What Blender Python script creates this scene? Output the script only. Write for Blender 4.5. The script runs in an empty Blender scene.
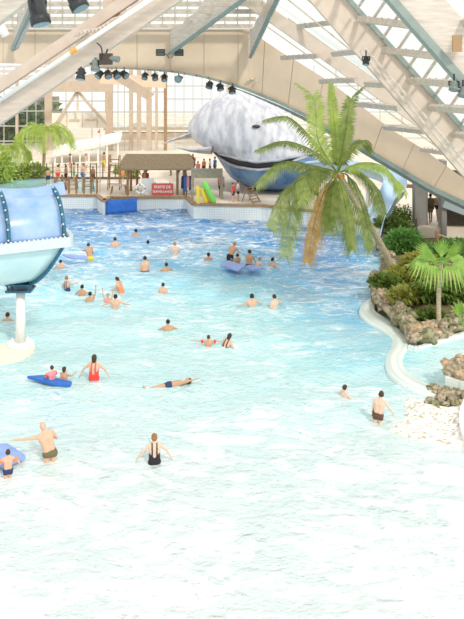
import bpy, bmesh, math, random
from mathutils import Vector, Matrix, noise
R = math.radians
C = bpy.context.scene.collection
scene = bpy.context.scene
F, CX, YH, H = 800.0, 232.0, 52.0, 11.0      # lens in pixels, principal column, horizon row, eye height above the water

def P(px, py, Y): return Vector(((px-CX)*Y/F, Y, H-(py-YH)*Y/F))
def G(px, py, z=0.0):
    Y = (H-z)*F/(py-YH); return Vector(((px-CX)*Y/F, Y, z))

# ------------------------------------------------------------------ materials
def mat(name, col, rough=.6, metal=0, var=0, scale=6, bump=0, bscale=None, spec=.4, col2=None, detail=6, stretch=None, lo=.35, hi=.65):
    m = bpy.data.materials.new(name); m.use_nodes = True
    nt = m.node_tree; N = nt.nodes; L = nt.links; b = N['Principled BSDF']
    b.inputs['Base Color'].default_value = (*col, 1); b.inputs['Roughness'].default_value = rough
    b.inputs['Metallic'].default_value = metal; b.inputs['Specular IOR Level'].default_value = spec
    tc = N.new('ShaderNodeTexCoord'); mp = N.new('ShaderNodeMapping'); L.new(tc.outputs['Object'], mp.inputs['Vector'])
    if stretch: mp.inputs['Scale'].default_value = stretch
    if var or col2:
        n = N.new('ShaderNodeTexNoise'); n.inputs['Scale'].default_value = scale; n.inputs['Detail'].default_value = detail
        L.new(mp.outputs[0], n.inputs['Vector'])
        r = N.new('ShaderNodeValToRGB'); r.color_ramp.elements[0].position = lo; r.color_ramp.elements[1].position = hi
        a = col2 if col2 else tuple(max(0, c*(1-var)) for c in col)
        r.color_ramp.elements[0].color = (*a, 1); r.color_ramp.elements[1].color = (*col, 1)
        L.new(n.outputs['Fac'], r.inputs['Fac']); L.new(r.outputs['Color'], b.inputs['Base Color'])
    if bump:
        n2 = N.new('ShaderNodeTexNoise'); n2.inputs['Scale'].default_value = bscale or scale*3; n2.inputs['Detail'].default_value = 5
        L.new(mp.outputs[0], n2.inputs['Vector'])
        bp = N.new('ShaderNodeBump'); bp.inputs['Strength'].default_value = bump; bp.inputs['Distance'].default_value = .05
        L.new(n2.outputs['Fac'], bp.inputs['Height']); L.new(bp.outputs[0], b.inputs['Normal'])
    return m

def leafmat(name, col, col2, scale=3):
    m = mat(name, col, rough=.45, col2=col2, scale=scale, lo=.3, hi=.7)
    b = m.node_tree.nodes['Principled BSDF']
    t = m.node_tree.nodes.new('ShaderNodeBsdfTranslucent'); mx = m.node_tree.nodes.new('ShaderNodeMixShader')
    mx.inputs[0].default_value = .35
    ramp = [n for n in m.node_tree.nodes if n.type == 'VALTORGB'][0]
    m.node_tree.links.new(ramp.outputs[0], t.inputs['Color'])
    out = [n for n in m.node_tree.nodes if n.type == 'OUTPUT_MATERIAL'][0]
    m.node_tree.links.new(b.outputs[0], mx.inputs[1]); m.node_tree.links.new(t.outputs[0], mx.inputs[2]); m.node_tree.links.new(mx.outputs[0], out.inputs['Surface'])
    return m

def tilemat(name, col, grout, size):
    m = mat(name, col, rough=.3); nt = m.node_tree; N = nt.nodes; L = nt.links
    tc = N.new('ShaderNodeNewGeometry'); br = N.new('ShaderNodeTexBrick'); sep = N.new('ShaderNodeSeparateXYZ'); cb = N.new('ShaderNodeCombineXYZ')
    ad = N.new('ShaderNodeMath'); ad.operation = 'ADD'
    L.new(tc.outputs['Position'], sep.inputs[0]); L.new(sep.outputs['X'], ad.inputs[0]); L.new(sep.outputs['Y'], ad.inputs[1])
    L.new(ad.outputs[0], cb.inputs['X']); L.new(sep.outputs['Z'], cb.inputs['Y'])
    L.new(cb.outputs[0], br.inputs['Vector'])
    br.offset = 0; br.inputs['Scale'].default_value = 1; br.inputs['Brick Width'].default_value = size; br.inputs['Row Height'].default_value = size
    br.inputs['Mortar Size'].default_value = size*.07; br.inputs['Color1'].default_value = (*col, 1); br.inputs['Color2'].default_value = (*[c*.96 for c in col], 1)
    br.inputs['Mortar'].default_value = (*grout, 1)
    L.new(br.outputs['Color'], N['Principled BSDF'].inputs['Base Color'])
    return m

def glassmat(name, tint=(1, 1, 1), refl=.08):
    m = bpy.data.materials.new(name); m.use_nodes = True; nt = m.node_tree; nt.nodes.remove(nt.nodes['Principled BSDF'])
    t = nt.nodes.new('ShaderNodeBsdfTransparent'); t.inputs[0].default_value = (*tint, 1)
    g = nt.nodes.new('ShaderNodeBsdfGlossy'); g.inputs['Roughness'].default_value = .08
    mx = nt.nodes.new('ShaderNodeMixShader'); mx.inputs[0].default_value = refl
    nt.links.new(t.outputs[0], mx.inputs[1]); nt.links.new(g.outputs[0], mx.inputs[2])
    nt.links.new(mx.outputs[0], nt.nodes['Material Output'].inputs['Surface'])
    return m

M = dict(
    panel=mat('panel', (.80, .63, .47), .6, var=.07, scale=.8, bump=.05),
    glulam=mat('glulam', (.74, .63, .53), .6, var=.13, scale=2.5, stretch=(.4, .4, 3), bump=.06),
    farwood=mat('bay_timber', (.62, .50, .39), .6, var=.1, scale=2),
    glulam2=mat('glulam_pale', (.75, .63, .53), .6, var=.1, scale=2, bump=.05),
    limed=mat('limed_wood', (.74, .68, .60), .6, col2=(.60, .54, .47), scale=3, stretch=(.5, .5, 4)),
    steel=mat('green_steel', (.30, .37, .34), .5, var=.15, scale=3),
    purlin=mat('purlin', (.66, .58, .49), .6, var=.2, scale=4),
    white=mat('white_paint', (.92, .91, .87), .45, var=.04),
    cream=mat('cream_plaster', (.88, .82, .70), .6, var=.05),
    wpipe=mat('white_pipe', (.96, .95, .92), .3),
    orange=mat('orange_plastic', (.85, .45, .12), .4),
    black=mat('lamp_black', (.045, .05, .055), .45, var=.3),
    lampgrey=mat('lamp_grey', (.20, .24, .23), .35),
    lens=mat('lens', (.25, .34, .34), .08, spec=.8),
    deck=mat('deck_stone', (.84, .77, .66), .6, col2=(.70, .60, .48), scale=.5, detail=8),
    coping=mat('brown_coping', (.42, .27, .15), .6, var=.25, scale=5),
    tile=tilemat('white_tile', (.86, .90, .88), (.60, .68, .70), .15),
    tile2=tilemat('pale_tile', (.84, .90, .85), (.66, .76, .74), .12),
    poolfloor=mat('pool_floor', (.93, .97, .95), .6, var=.03, scale=.6),
    wood=mat('brown_wood', (.40, .24, .13), .6, var=.3, scale=8),
    darkwood=mat('dark_wood', (.16, .12, .09), .6, var=.3, scale=8),
    thatch=mat('straw_roof', (.47, .37, .24), .9, col2=(.27, .20, .12), scale=9, stretch=(4, 1, 1), bump=.5, bscale=30),
    red=mat('red_paint', (.75, .06, .05), .4),
    bluemat=mat('blue_foam', (.03, .17, .62), .45, var=.2, scale=4),
    paleblue=mat('pale_blue_foam', (.30, .42, .80), .45, var=.15, scale=4),
    yellow=mat('yellow_foam', (.88, .70, .08), .5), green=mat('green_foam', (.22, .72, .13), .5),
    slide=mat('slide_blue', (.42, .58, .82), .2, col2=(.24, .42, .74), scale=1.2, spec=.6),
    chute=mat('chute_blue', (.58, .75, .90), .25, col2=(.50, .68, .88), scale=1),
    slidelow=mat('slide_pale', (.66, .83, .86), .25, col2=(.54, .76, .82), scale=1.5, spec=.6),
    rim=mat('slide_rim', (.66, .76, .82), .3, var=.06, scale=3),
    flange=mat('flange_blue', (.03, .16, .26), .4, var=.2),
    chrome=mat('bolt', (.85, .88, .9), .3, metal=.6),
    rock=mat('rock', (.56, .47, .34), .85, col2=(.20, .17, .11), scale=1.3, bump=.35, bscale=4, lo=.36, hi=.62),
    rock2=mat('rock_warm', (.66, .50, .34), .85, col2=(.34, .24, .14), scale=1.5, bump=.35, bscale=4, lo=.36, hi=.62),
    rock3=mat('rock_moss', (.36, .34, .20), .85, col2=(.13, .13, .06), scale=1.6, bump=.35, bscale=4, lo=.36, hi=.6),
    soil=mat('soil', (.22, .17, .08), .95, col2=(.10, .09, .04), scale=3, bump=.6),
    palm=leafmat('palm_leaf', (.38, .44, .12), (.17, .24, .05)),
    palmpale=leafmat('palm_leaf_pale', (.55, .66, .16), (.32, .46, .08)),  # paler yellow-green leaf for some fronds, far palms and bushes
    palmdead=leafmat('palm_leaf_dead', (.80, .45, .10), (.55, .28, .06)),
    fan=leafmat('fan_leaf', (.50, .70, .20), (.30, .50, .10)),
    bush=leafmat('bush_leaf', (.26, .37, .08), (.09, .15, .03), 5),
    bushy=leafmat('bush_leaf_yellow', (.55, .55, .12), (.25, .28, .06), 5),
    bushg=leafmat('bush_leaf_bright', (.25, .48, .12), (.10, .24, .06), 5),
    trunk=mat('palm_trunk', (.62, .52, .36), .8, col2=(.38, .30, .20), scale=6, stretch=(1, 1, 5), bump=.4),
    pillar=mat('grey_pillar', (.30, .29, .27), .6, var=.08),
    dark=mat('brown_panel', (.11, .095, .07), .7, var=.2),
    bluebeam=mat('blue_grey_beam', (.40, .48, .50), .5),
    whale=mat('whale_skin', (.70, .71, .75), .32, col2=(.46, .48, .54), scale=1.1, stretch=(2.2, 1, .8), detail=15, lo=.38, hi=.60, bump=.12, bscale=5),
    jaw=mat('whale_jaw', (.05, .16, .38), .25, col2=(.18, .34, .55), scale=.5, lo=.40, hi=.62),
    mouth=mat('whale_mouth', (.05, .05, .05), .5),
    lip=mat('whale_lip', (.50, .54, .60), .35, var=.3, scale=2),
    glass=glassmat('clear_glass', (.97, .99, .98), .06),
    glass_green=glassmat('roof_glass', (.96, .98, .97), .05),
    rope=mat('rope', (.55, .45, .3), .9),
    hut_wall=mat('hut_screen', (.35, .33, .25), .7, var=.2, scale=4),
    tree=leafmat('outside_leaf', (.20, .30, .10), (.08, .14, .05), 2),
)
SK = {k: mat('skin_'+k, c, .5, var=.06, scale=9) for k, c in dict(pale=(.80, .56, .43), fair=(.74, .46, .32), tan=(.60, .34, .20), dark=(.34, .19, .11)).items()}
HR = {k: mat('hair_'+k, c, .6, var=.3, scale=40) for k, c in dict(black=(.02, .015, .012), brown=(.07, .035, .018), blond=(.48, .30, .12), ginger=(.42, .19, .06)).items()}
CL = {k: mat('cloth_'+k, c, .7) for k, c in dict(red=(.85, .06, .05), black=(.02, .02, .025), navy=(.03, .05, .14), brown=(.12, .07, .045), blue=(.05, .2, .5), green=(.1, .35, .15), yellow=(.85, .65, .1), orange=(.95, .28, .10), white=(.85, .85, .85), pink=(.85, .3, .35), olive=(.15, .14, .07)).items()}
M['eye'] = mat('eye_dark', (.02, .015, .01), .2); M['lips'] = mat('lips', (.5, .16, .13), .5)

# ------------------------------------------------------------------ object helpers
def obj(name, bm, m, parent=None, smooth=False, **kw):
    me = bpy.data.meshes.new(name); bm.normal_update(); bm.to_mesh(me); bm.free()
    if smooth:
        for p in me.polygons: p.use_smooth = True
    for x in (m if isinstance(m, (list, tuple)) else [m]): me.materials.append(x)
    o = bpy.data.objects.new(name, me); C.objects.link(o)
    if parent: o.parent = parent
    for k, v in kw.items(): o[k] = v
    return o
def thing(name, label, cat, loc=(0, 0, 0), rz=0, group=None):
    o = bpy.data.objects.new(name, None); C.objects.link(o); o.location = loc; o.rotation_euler = (0, 0, rz)
    o.empty_display_size = .2; o['label'] = label; o['category'] = cat
    if group: o['group'] = group
    return o
def tag(o, label, cat, group=None):
    o['label'] = label; o['category'] = cat
    if group: o['group'] = group
    return o
def struct(name, bm, m, smooth=False): return obj(name, bm, m, None, smooth, kind='structure')
def B(): return bmesh.new()
def box(bm, c, s, rot=None, mi=0):
    mtx = Matrix.Translation(Vector(c)) @ (rot.to_4x4() if rot else Matrix()) @ Matrix.Diagonal((*s, 1))
    r = bmesh.ops.create_cube(bm, size=1, matrix=mtx)
    if mi:
        for f in {f for v in r['verts'] for f in v.link_faces}: f.material_index = mi
def solid(bm, geom, thickness):
    bm.normal_update(); bmesh.ops.solidify(bm, geom=geom, thickness=thickness)
def lookrot(d, up=Vector((0, 0, 1))):
    z = d.normalized(); x = up.cross(z)
    if x.length < 1e-4: x = Vector((1, 0, 0))
    x.normalize(); y = z.cross(x); return Matrix((x, y, z)).transposed()
def beam(bm, a, b, w, t, up=Vector((0, 1, 0))):      # w perpendicular to 'up' and the axis, t along 'up'
    a = Vector(a); b = Vector(b); d = b-a; rt = lookrot(d, up); box(bm, (a+b)/2, (w, t, d.length), rt)
def tube(bm, pts, rad, seg=8, cap=True):
    pts = [Vector(p) for p in pts]; n = len(pts); rad = rad if isinstance(rad, (list, tuple)) else [rad]*n
    rings = []; ref = Vector((.13, .21, .97))
    for i, p in enumerate(pts):
        d = (pts[min(i+1, n-1)]-pts[max(i-1, 0)]).normalized()
        x = ref.cross(d)
        if x.length < .05: x = Vector((1, 0, 0)).cross(d)
        x.normalize(); y = d.cross(x)
        rings.append([bm.verts.new(p+(x*math.cos(2*math.pi*k/seg)+y*math.sin(2*math.pi*k/seg))*rad[i]) for k in range(seg)])
    for i in range(n-1):
        for k in range(seg): bm.faces.new((rings[i][k], rings[i][(k+1) % seg], rings[i+1][(k+1) % seg], rings[i+1][k]))
    if cap: bm.faces.new(rings[0][::-1]); bm.faces.new(rings[-1])
    return rings
def capsule(bm, a, b, ra, rb, seg=10):
    a = Vector(a); b = Vector(b); d = b-a
    if d.length < 1e-5: d = Vector((0, 0, 1e-4)); b = a+d
    d.normalize(); pts = []; rs = []
    for t in (-88, -60, -30): pts.append(a+d*ra*math.sin(R(t))); rs.append(ra*math.cos(R(t)))
    pts += [a, b]; rs += [ra, rb]
    for t in (30, 60, 88): pts.append(b+d*rb*math.sin(R(t))); rs.append(rb*math.cos(R(t)))
    tube(bm, pts, rs, seg)
def ellipsoid(bm, c, r, seg=16, rot=None, ring=12):
    mtx = Matrix.Translation(Vector(c)) @ (rot.to_4x4() if rot else Matrix()) @ Matrix.Diagonal((*r, 1))
    return bmesh.ops.create_uvsphere(bm, u_segments=seg, v_segments=ring, radius=1, matrix=mtx)['verts']
def slab(bm, pts, z0, z1):       # plan polygon (x,y) extruded between two heights
    a = [bm.verts.new((p[0], p[1], z0)) for p in pts]; b = [bm.verts.new((p[0], p[1], z1)) for p in pts]
    n = len(pts); bm.faces.new(b); bm.faces.new(a[::-1])
    for i in range(n): bm.faces.new((a[i], a[(i+1) % n], b[(i+1) % n], b[i]))
    bmesh.ops.recalc_face_normals(bm, faces=bm.faces)
def smoothline(pts, n=6):
    out = []
    for i in range(len(pts)-1):
        p0 = pts[max(i-1, 0)]; p1 = pts[i]; p2 = pts[i+1]; p3 = pts[min(i+2, len(pts)-1)]
        for k in range(n):
            t = k/n; out.append(.5*((2*p1)+(-p0+p2)*t+(2*p0-5*p1+4*p2-p3)*t*t+(-p0+3*p1-3*p2+p3)*t**3))
    out.append(pts[-1]); return out
def interp(tab, x):
    if x <= tab[0][0]: return tab[0][1]
    for (a, u), (b, v) in zip(tab, tab[1:]):
        if x <= b: return u+(v-u)*(x-a)/(b-a)
    return tab[-1][1]

# ------------------------------------------------------------------ camera, sky, sun
cam = bpy.data.cameras.new('camera'); co = bpy.data.objects.new('camera', cam); C.objects.link(co); scene.camera = co
co.location = (0, 0, H); co.rotation_euler = (R(90), 0, 0)
cam.sensor_fit = 'VERTICAL'; cam.sensor_height = 36; cam.sensor_width = 36*464/619
cam.lens = F*36/619; cam.shift_y = -(309.5-YH)/619; cam.clip_start = .5; cam.clip_end = 400
w = bpy.data.worlds.new('sky'); scene.world = w; w.use_nodes = True
bg = w.node_tree.nodes['Background']; bg.inputs[0].default_value = (1.0, .985, .955, 1); bg.inputs[1].default_value = 1.15
sd = bpy.data.lights.new('sun', 'SUN'); sd.energy = 1.9; sd.angle = R(6); sd.color = (1, .95, .86)
so = bpy.data.objects.new('sun', sd); C.objects.link(so); so.rotation_euler = (R(38), R(28), 0)
vs = scene.view_settings; vs.view_transform = 'Standard'; vs.look = 'None'; vs.gamma = 1; vs.use_curve_mapping = False; vs.exposure = -.05

# ------------------------------------------------------------------ pool floor and water
DEP = [(10, .30), (16, .42), (20, .66), (24, .85), (30, 1.02), (36, 1.35), (42, 1.9), (50, 2.5), (60, 2.7)]
def depth(Y): return interp(DEP, Y)
bm = B(); xs = (-32, 24); vv = []
for Y, d in DEP: vv.append([bm.verts.new((x, Y, -d)) for x in xs])
for a, b in zip(vv, vv[1:]): bm.faces.new((a[0], a[1], b[1], b[0]))
struct('pool_floor', bm, M['poolfloor'])

def wave(x, y):
    s = interp([(14, .25), (22, .5), (30, .8), (38, 1), (44, 1.25), (60, .9)], y)
    n = noise.noise(Vector((x*.16, y*.16, 3))); 
    a = .07*math.sin(1.05*(y+.22*x)+3.2*n)+.05*math.sin(1.9*(y-.35*x)+2.5*noise.noise(Vector((x*.3, y*.3, 8))))
    a += .075*noise.noise(Vector((x*.55, y*.8, 1)))+.05*noise.noise(Vector((x*1.3, y*1.8, 2)))+.02*noise.noise(Vector((x*3, y*4, 5)))
    a +=   .12*math.exp(-((y-(46.2+.12*x))/1.1)**2)*(.6+.4*math.sin(x*.35))    # the swell coming in past the mats
    return a*s
bm = B(); X0, X1, Y0, Y1 = -31, 22, 12, 59.5; nx, ny = 400, 360; grid = []
for j in range(ny+1):
    y = Y0+(Y1-Y0)*(j/ny)**1.25
    grid.append([bm.verts.new((X0+(X1-X0)*i/nx, y, wave(X0+(X1-X0)*i/nx, y))) for i in range(nx+1)])
for j in range(ny):
    for i in range(nx): bm.faces.new((grid[j][i], grid[j][i+1], grid[j+1][i+1], grid[j+1][i]))
bot = [bm.verts.new((x, y, -3.2)) for x, y in ((X0, Y0), (X1, Y0), (X1, Y1), (X0, Y1))]
bm.faces.new(bot[::-1])
bm.faces.new([bot[0], bot[1]]+grid[0][::-1]); bm.faces.new([bot[2], bot[3]]+grid[-1])
bm.faces.new([bot[1], bot[2]]+[g[-1] for g in grid][::-1]); bm.faces.new([bot[3], bot[0]]+[g[0] for g in grid])
for f in bm.faces: f.smooth = len(f.verts) == 4

def watermat():
    m = bpy.data.materials.new('pool_water'); m.use_nodes = True; nt = m.node_tree; N = nt.nodes; L = nt.links; N.remove(N['Principled BSDF'])
    out = N['Material Output']; geo = N.new('ShaderNodeNewGeometry'); sep = N.new('ShaderNodeSeparateXYZ'); L.new(geo.outputs['Position'], sep.inputs[0])
    def mapp(sx, sy, rz=0):
        mp = N.new('ShaderNodeMapping'); mp.inputs['Scale'].default_value = (sx, sy, 1); mp.inputs['Rotation'].default_value = (0, 0, rz); L.new(geo.outputs['Position'], mp.inputs['Vector']); return mp
    def noi(mp, sc, det=5, dist=0, rough=.5):
        n = N.new('ShaderNodeTexNoise'); n.inputs['Scale'].default_value = sc; n.inputs['Detail'].default_value = det; n.inputs['Distortion'].default_value = dist; n.inputs['Roughness'].default_value = rough
        L.new(mp.outputs[0], n.inputs['Vector']); return n
    def math_(op, a, b, clamp=False):
        n = N.new('ShaderNodeMath'); n.operation = op; n.use_clamp = clamp
        for k, v in enumerate((a, b)):
            if isinstance(v, (int, float)): n.inputs[k].default_value = v
            else: L.new(v, n.inputs[k])
        return n.outputs[0]
    def rng(src, a, b, c, d):
        n = N.new('ShaderNodeMapRange'); L.new(src, n.inputs[0])
        for k, v in zip((1, 2, 3, 4), (a, b, c, d)): n.inputs[k].default_value = v
        return n.outputs[0]
    rip = noi(mapp(1, 1.3, R(12)), 2.6, 6, .6); rip2 = noi(mapp(1, 1.6, R(-20)), 7, 4, .4)
    hh = math_('ADD', rip.outputs['Fac'], math_('MULTIPLY', rip2.outputs['Fac'], .35))
    bp = N.new('ShaderNodeBump'); bp.inputs['Strength'].default_value = 1; bp.inputs['Distance'].default_value = .16; L.new(hh, bp.inputs['Height'])
    fr = N.new('ShaderNodeFresnel'); fr.inputs[0].default_value = 1.33; L.new(bp.outputs[0], fr.inputs['Normal'])
    tr = N.new('ShaderNodeBsdfTransparent'); gl = N.new('ShaderNodeBsdfGlossy'); gl.inputs['Roughness'].default_value = .04; L.new(bp.outputs[0], gl.inputs['Normal'])
    # aerated, slightly milky water: turquoise in the shallows, deep blue where the basin drops
    wr = N.new('ShaderNodeValToRGB'); xr = math_('MULTIPLY', rng(sep.outputs['X'], .5, 4.5, 0, 8), rng(sep.outputs['X'], 5.8, 7.6, 1, 0)); xr = math_('MULTIPLY', xr, rng(sep.outputs['Y'], 24, 28, 0, 1))
    L.new(rng(math_('ADD', sep.outputs['Y'], xr), 14, 62, 0, 1), wr.inputs['Fac'])
    for k, (p, c) in enumerate([(0, (.90, .985, .98)), (.14, (.82, .98, .98)), (.24, (.68, .96, .98)), (.38, (.54, .91, .95)), (.48, (.38, .80, .94)), (.58, (.24, .62, .90)), (.74, (.09, .36, .76)), (.90, (.04, .20, .52)), (1, (.03, .16, .42))]):
        e = wr.color_ramp.elements[k] if k < 2 else wr.color_ramp.elements.new(p)
        e.position = p; e.color = (*c, 1)
    tv = noi(mapp(.5, 1.2, R(8)), .8, 6, 1.0, .6); tmix = N.new('ShaderNodeMixRGB'); tmix.blend_type = 'MIX'; L.new(rng(tv.outputs['Fac'], .42, .68, 0, .45), tmix.inputs[0]); L.new(wr.outputs[0], tmix.inputs[1]); tmix.inputs[2].default_value = (.88, .98, .985, 1)
    bp2 = N.new('ShaderNodeBump'); bp2.inputs['Strength'].default_value = 1; bp2.inputs['Distance'].default_value = .03; L.new(hh, bp2.inputs['Height'])
    mk = N.new('ShaderNodeBsdfDiffuse'); L.new(tmix.outputs[0], mk.inputs[0]); L.new(bp2.outputs[0], mk.inputs['Normal'])
    bd = N.new('ShaderNodeMixShader'); L.new(rng(sep.outputs['Y'], 14, 34, .62, .86), bd.inputs[0]); L.new(tr.outputs[0], bd.inputs[1]); L.new(mk.outputs[0], bd.inputs[2])
    mx = N.new('ShaderNodeMixShader'); L.new(fr.outputs[0], mx.inputs[0]); L.new(bd.outputs[0], mx.inputs[1]); L.new(gl.outputs[0], mx.inputs[2])
    # churned foam: streaks and lace, its amount set by where the breakers run; far glints painted in too
    f1 = noi(mapp(.6, 1.3, R(14)), 1.7, 9, 1.2, .68); f2 = noi(mapp(.5, .6, R(10)), .30, 3, .5)
    big = rng(f2.outputs['Fac'], .38, .64, -.06, .06)
    amt = math_('ADD', f1.outputs['Fac'], big)
    N_y = N.new('ShaderNodeValToRGB'); cr = N_y.color_ramp; cr.interpolation = 'EASE'
    L.new(rng(sep.outputs['Y'], 14, 60, 0, 1), N_y.inputs['Fac'])
    stops = [(0, .10), (.10, .075), (.20, .045), (.36, .02), (.52, .035), (.66, .08), (.78, .075), (.90, .05), (1, .03)]
    for k, (p, v) in enumerate(stops):
        e = cr.elements[k] if k < 2 else cr.elements.new(p)
        e.position = p; e.color = (v, v, v, 1)
    amt = math_('ADD', amt, N_y.outputs['Color'])
    rx = math_('MULTIPLY', rng(sep.outputs['X'], 1, 6, 0, 1), rng(sep.outputs['Y'], 30, 22, 0, .06)); amt = math_('ADD', amt, rx)
    foam = rng(amt, .56, .76, 0, 1)
    sp = noi(mapp(.9, 2.0, R(10)), 2.6, 5, .8, .6); glint = math_('MULTIPLY', rng(sp.outputs['Fac'], .60, .66, 0, 1), rng(math_('ADD', sep.outputs['Y'], xr), 32, 40, 0, .85)); foam = math_('MAXIMUM', foam, glint)  # white reflection glints painted on the far water, merged with the foam
    df = N.new('ShaderNodeBsdfDiffuse'); df.inputs[0].default_value = (.97, .985, .98, 1); L.new(bp2.outputs[0], df.inputs['Normal'])
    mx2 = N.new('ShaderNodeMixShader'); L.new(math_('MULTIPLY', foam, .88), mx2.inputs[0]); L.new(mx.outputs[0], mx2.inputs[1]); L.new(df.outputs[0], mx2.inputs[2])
    L.new(mx2.outputs[0], out.inputs['Surface'])
    va = N.new('ShaderNodeVolumeAbsorption'); va.inputs['Color'].default_value = (0.0, .74, .955, 1); va.inputs['Density'].default_value = .085; L.new(va.outputs[0], out.inputs['Volume'])
    return m
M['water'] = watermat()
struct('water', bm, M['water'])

# ------------------------------------------------------------------ decks around the pool
DZ = .92
def plan(lst, z=DZ): return [G(x, y, z) for x, y in lst]
far_edge = [(-40, 195.5), (97, 195.5), (104, 201), (110, 197.5), (187, 197.5), (194, 204.5), (262, 205.5), (312, 211), (350, 219), (372, 229)]
fe = plan(far_edge)
bm = B(); slab(bm, [(p.x, p.y) for p in fe]+[(14, 46), (30, 46), (30, 130), (-40, 130), (-40, fe[0].y)], -3, DZ)
struct('deck_floor', bm, [M['deck']])
bm = B()
for a, b in zip(fe, fe[1:]):
    d = (b-a).normalized(); nrm = Vector((d.y, -d.x, 0))*.03
    q = [a+nrm, b+nrm]; vs_ = [bm.verts.new((q[0].x, q[0].y, -.6)), bm.verts.new((q[1].x, q[1].y, -.6)), bm.verts.new((q[1].x, q[1].y, DZ-.1)), bm.verts.new((q[0].x, q[0].y, DZ-.1))]
    bm.faces.new(vs_)
solid(bm, geom=bm.faces[:], thickness=.05)
struct('wall_pool_edge', bm, M['tile'])
bm = B()
for a, b in zip(fe, fe[1:]): beam(bm, a+Vector((0, .05, 0)), b+Vector((0, .05, 0)), .34, .14, Vector((0, 0, 1)))
struct('trim_coping', bm, M['coping'])
# shallow basin let into the deck behind, at the left
bm = B(); q = [G(-30, 191, .96), G(58, 191, .96), G(62, 178, .96), G(-30, 175, .96)]; slab(bm, [(p.x, p.y) for p in q], .4, .96)
struct('water_back_basin', bm, mat('basin_water', (.45, .80, .86), .08, var=.15, scale=2, bump=.4, bscale=3, spec=.8))
bm = B(); q = [G(76, 192, .95), G(95, 192, .95), G(96, 180, .95), G(78, 180, .95)]; slab(bm, [(p.x, p.y) for p in q], .4, .95)
struct('water_side_basin', bm, bpy.data.materials['basin_water'])

# ------------------------------------------------------------------ fascia with the arched opening
LOW = [(-60, 61), (40, 64.5), (100, 67.5), (140, 68.5), (175, 71), (205, 76), (240, 85.4), (279, 101), (307, 114.5), (350, 138), (399, 167), (431, 186), (464, 201), (520, 224)]
UPP = [(-60, 28.5), (250, 28.5), (256, 33), (262, 39), (285, 54.5), (300, 63), (330, 82), (350, 97), (389, 128), (424, 149.5), (456, 173), (520, 214)]
def yf(x): return interp([(-60, 50), (250, 50), (464, 43.5), (520, 42)], x)
seams = [-60, -30, 3, 35, 70, 104, 137, 170, 204, 238, 262, 288, 316, 344, 373, 403, 434, 466, 520]
def fas(x, y, dy=0): return P(x, y, yf(x)+dy)
bm = B(); bk = B()
def lean(x): return interp([(238, 0), (300, 7), (520, 16)], x)
def strip(b, x0, x1, gap, dy, th):
    n = 5; rows = []
    for k in range(n+1):
        xx = x0+gap+(x1-x0-2*gap)*k/n; l = lean(xx)
        lo_ = fas(xx, interp(LOW, xx), dy); xu = xx+l; up_ = fas(xu, interp(UPP, xu), dy)
        rows.append([b.verts.new(lo_), b.verts.new(up_), b.verts.new(up_+Vector((0, th, 0))), b.verts.new(lo_+Vector((0, th, 0)))])
    for a, c in zip(rows, rows[1:]):
        for i in range(4): b.faces.new((a[i], a[(i+1) % 4], c[(i+1) % 4], c[i]))
    b.faces.new(rows[0][::-1]); b.faces.new(rows[-1])
for a, b_ in zip(seams, seams[1:]): strip(bm, a, b_, .18, 0, .15); strip(bk, a, b_, -.02, .17, .1)
bmesh.ops.recalc_face_normals(bm, faces=bm.faces); bmesh.ops.recalc_face_normals(bk, faces=bk.faces)
struct('wall_arch_fascia', bm, M['panel']); struct('wall_arch_backing', bk, M['glulam'])
bm = B(); arc = [x for x in range(100, 521, 12)]
for a, b_ in zip(arc, arc[1:]):
    t = interp([(100, .05), (240, .16), (520, .30)], a)
    beam(bm, fas(a, interp(LOW, a)+t*8, -.1), fas(b_+1, interp(LOW, b_+1)+t*8, -.1), t, .5, Vector((0, 1, 0)))
struct('trim_arch_flange', bm, M['steel'])
bm = B()
for a, b_ in zip(arc, arc[1:]):
    if a < 230: continue
    t = interp([(230, .05), (300, .2), (520, .25)], a)
    beam(bm, fas(a, interp(LOW, a)+4+t*8, .3), fas(b_+1, interp(LOW, b_+1)+4+t*8, .3), t, .3, Vector((0, 1, 0)))
struct('trim_arch_soffit', bm, M['steel'])
bm = B(); prev = None
for x in range(-60, 521, 20):
    if prev is not None and x < 262: beam(bm, fas(prev, 29.2, -.06), fas(x, 29.2, -.06), .08, .1, Vector((0, 1, 0)))
    prev = x
struct('trim_fascia_top', bm, M['glulam'])

# ------------------------------------------------------------------ the glazed roof: rafters, purlins, panes
def rafter(a, Ya, b, Yb, w, t=.5, m='glulam2', flange=None, fm='steel'):
    pa, pb = P(*a, Ya), P(*b, Yb); bm = B(); beam(bm, pa, pb, w, t, Vector((0, 1, 0)))
    o = struct('roof_beam', bm, M[m])
    if flange:                                  # steel strip along one edge, on the camera side
        d = (pb-pa).normalized(); n = Vector((-d.z, 0, d.x)); 
        if n.z < 0: n = -n
        for sgn, fw in flange:
            bm = B(); off = n*sgn*(w/2)+Vector((0, -.12, 0)); beam(bm, pa+off, pb+off, fw, t+.2, Vector((0, 1, 0))); obj('flange', bm, M[fm], o)
    return o
# right-hand rafters (a: upper left end, b: lower right end)
rafter((243, -4), 44.5, (500, 176), 40.5, .72, .5, 'glulam2')
rafter((289, -45), 36, (502, 198), 33.5, 1.3, .5, 'glulam2', [(1, .20)])
rafter((333, -95), 29, (497, 92), 27, 1.42, .5, 'limed', [(-1, .26)])
# the pair of conduits on the second rafter
bm = B()
for o_ in (0, 5): tube(bm, [P(360+o_, 51-o_*.5, 33.9), P(470+o_, 175-o_*.5, 32.6)], .055, 6)
for k in range(9):
    t = k/8; a = P(360+110*t, 51+124*t, 33.9-1.3*t); b_ = P(365+110*t, 48.5+124*t, 33.9-1.3*t); beam(bm, a, b_, .05, .08)
tag(obj('cable_tray', bm, M['limed']), 'pair of pale conduits running down the wide roof rafter on the right', 'cable tray')
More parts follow.
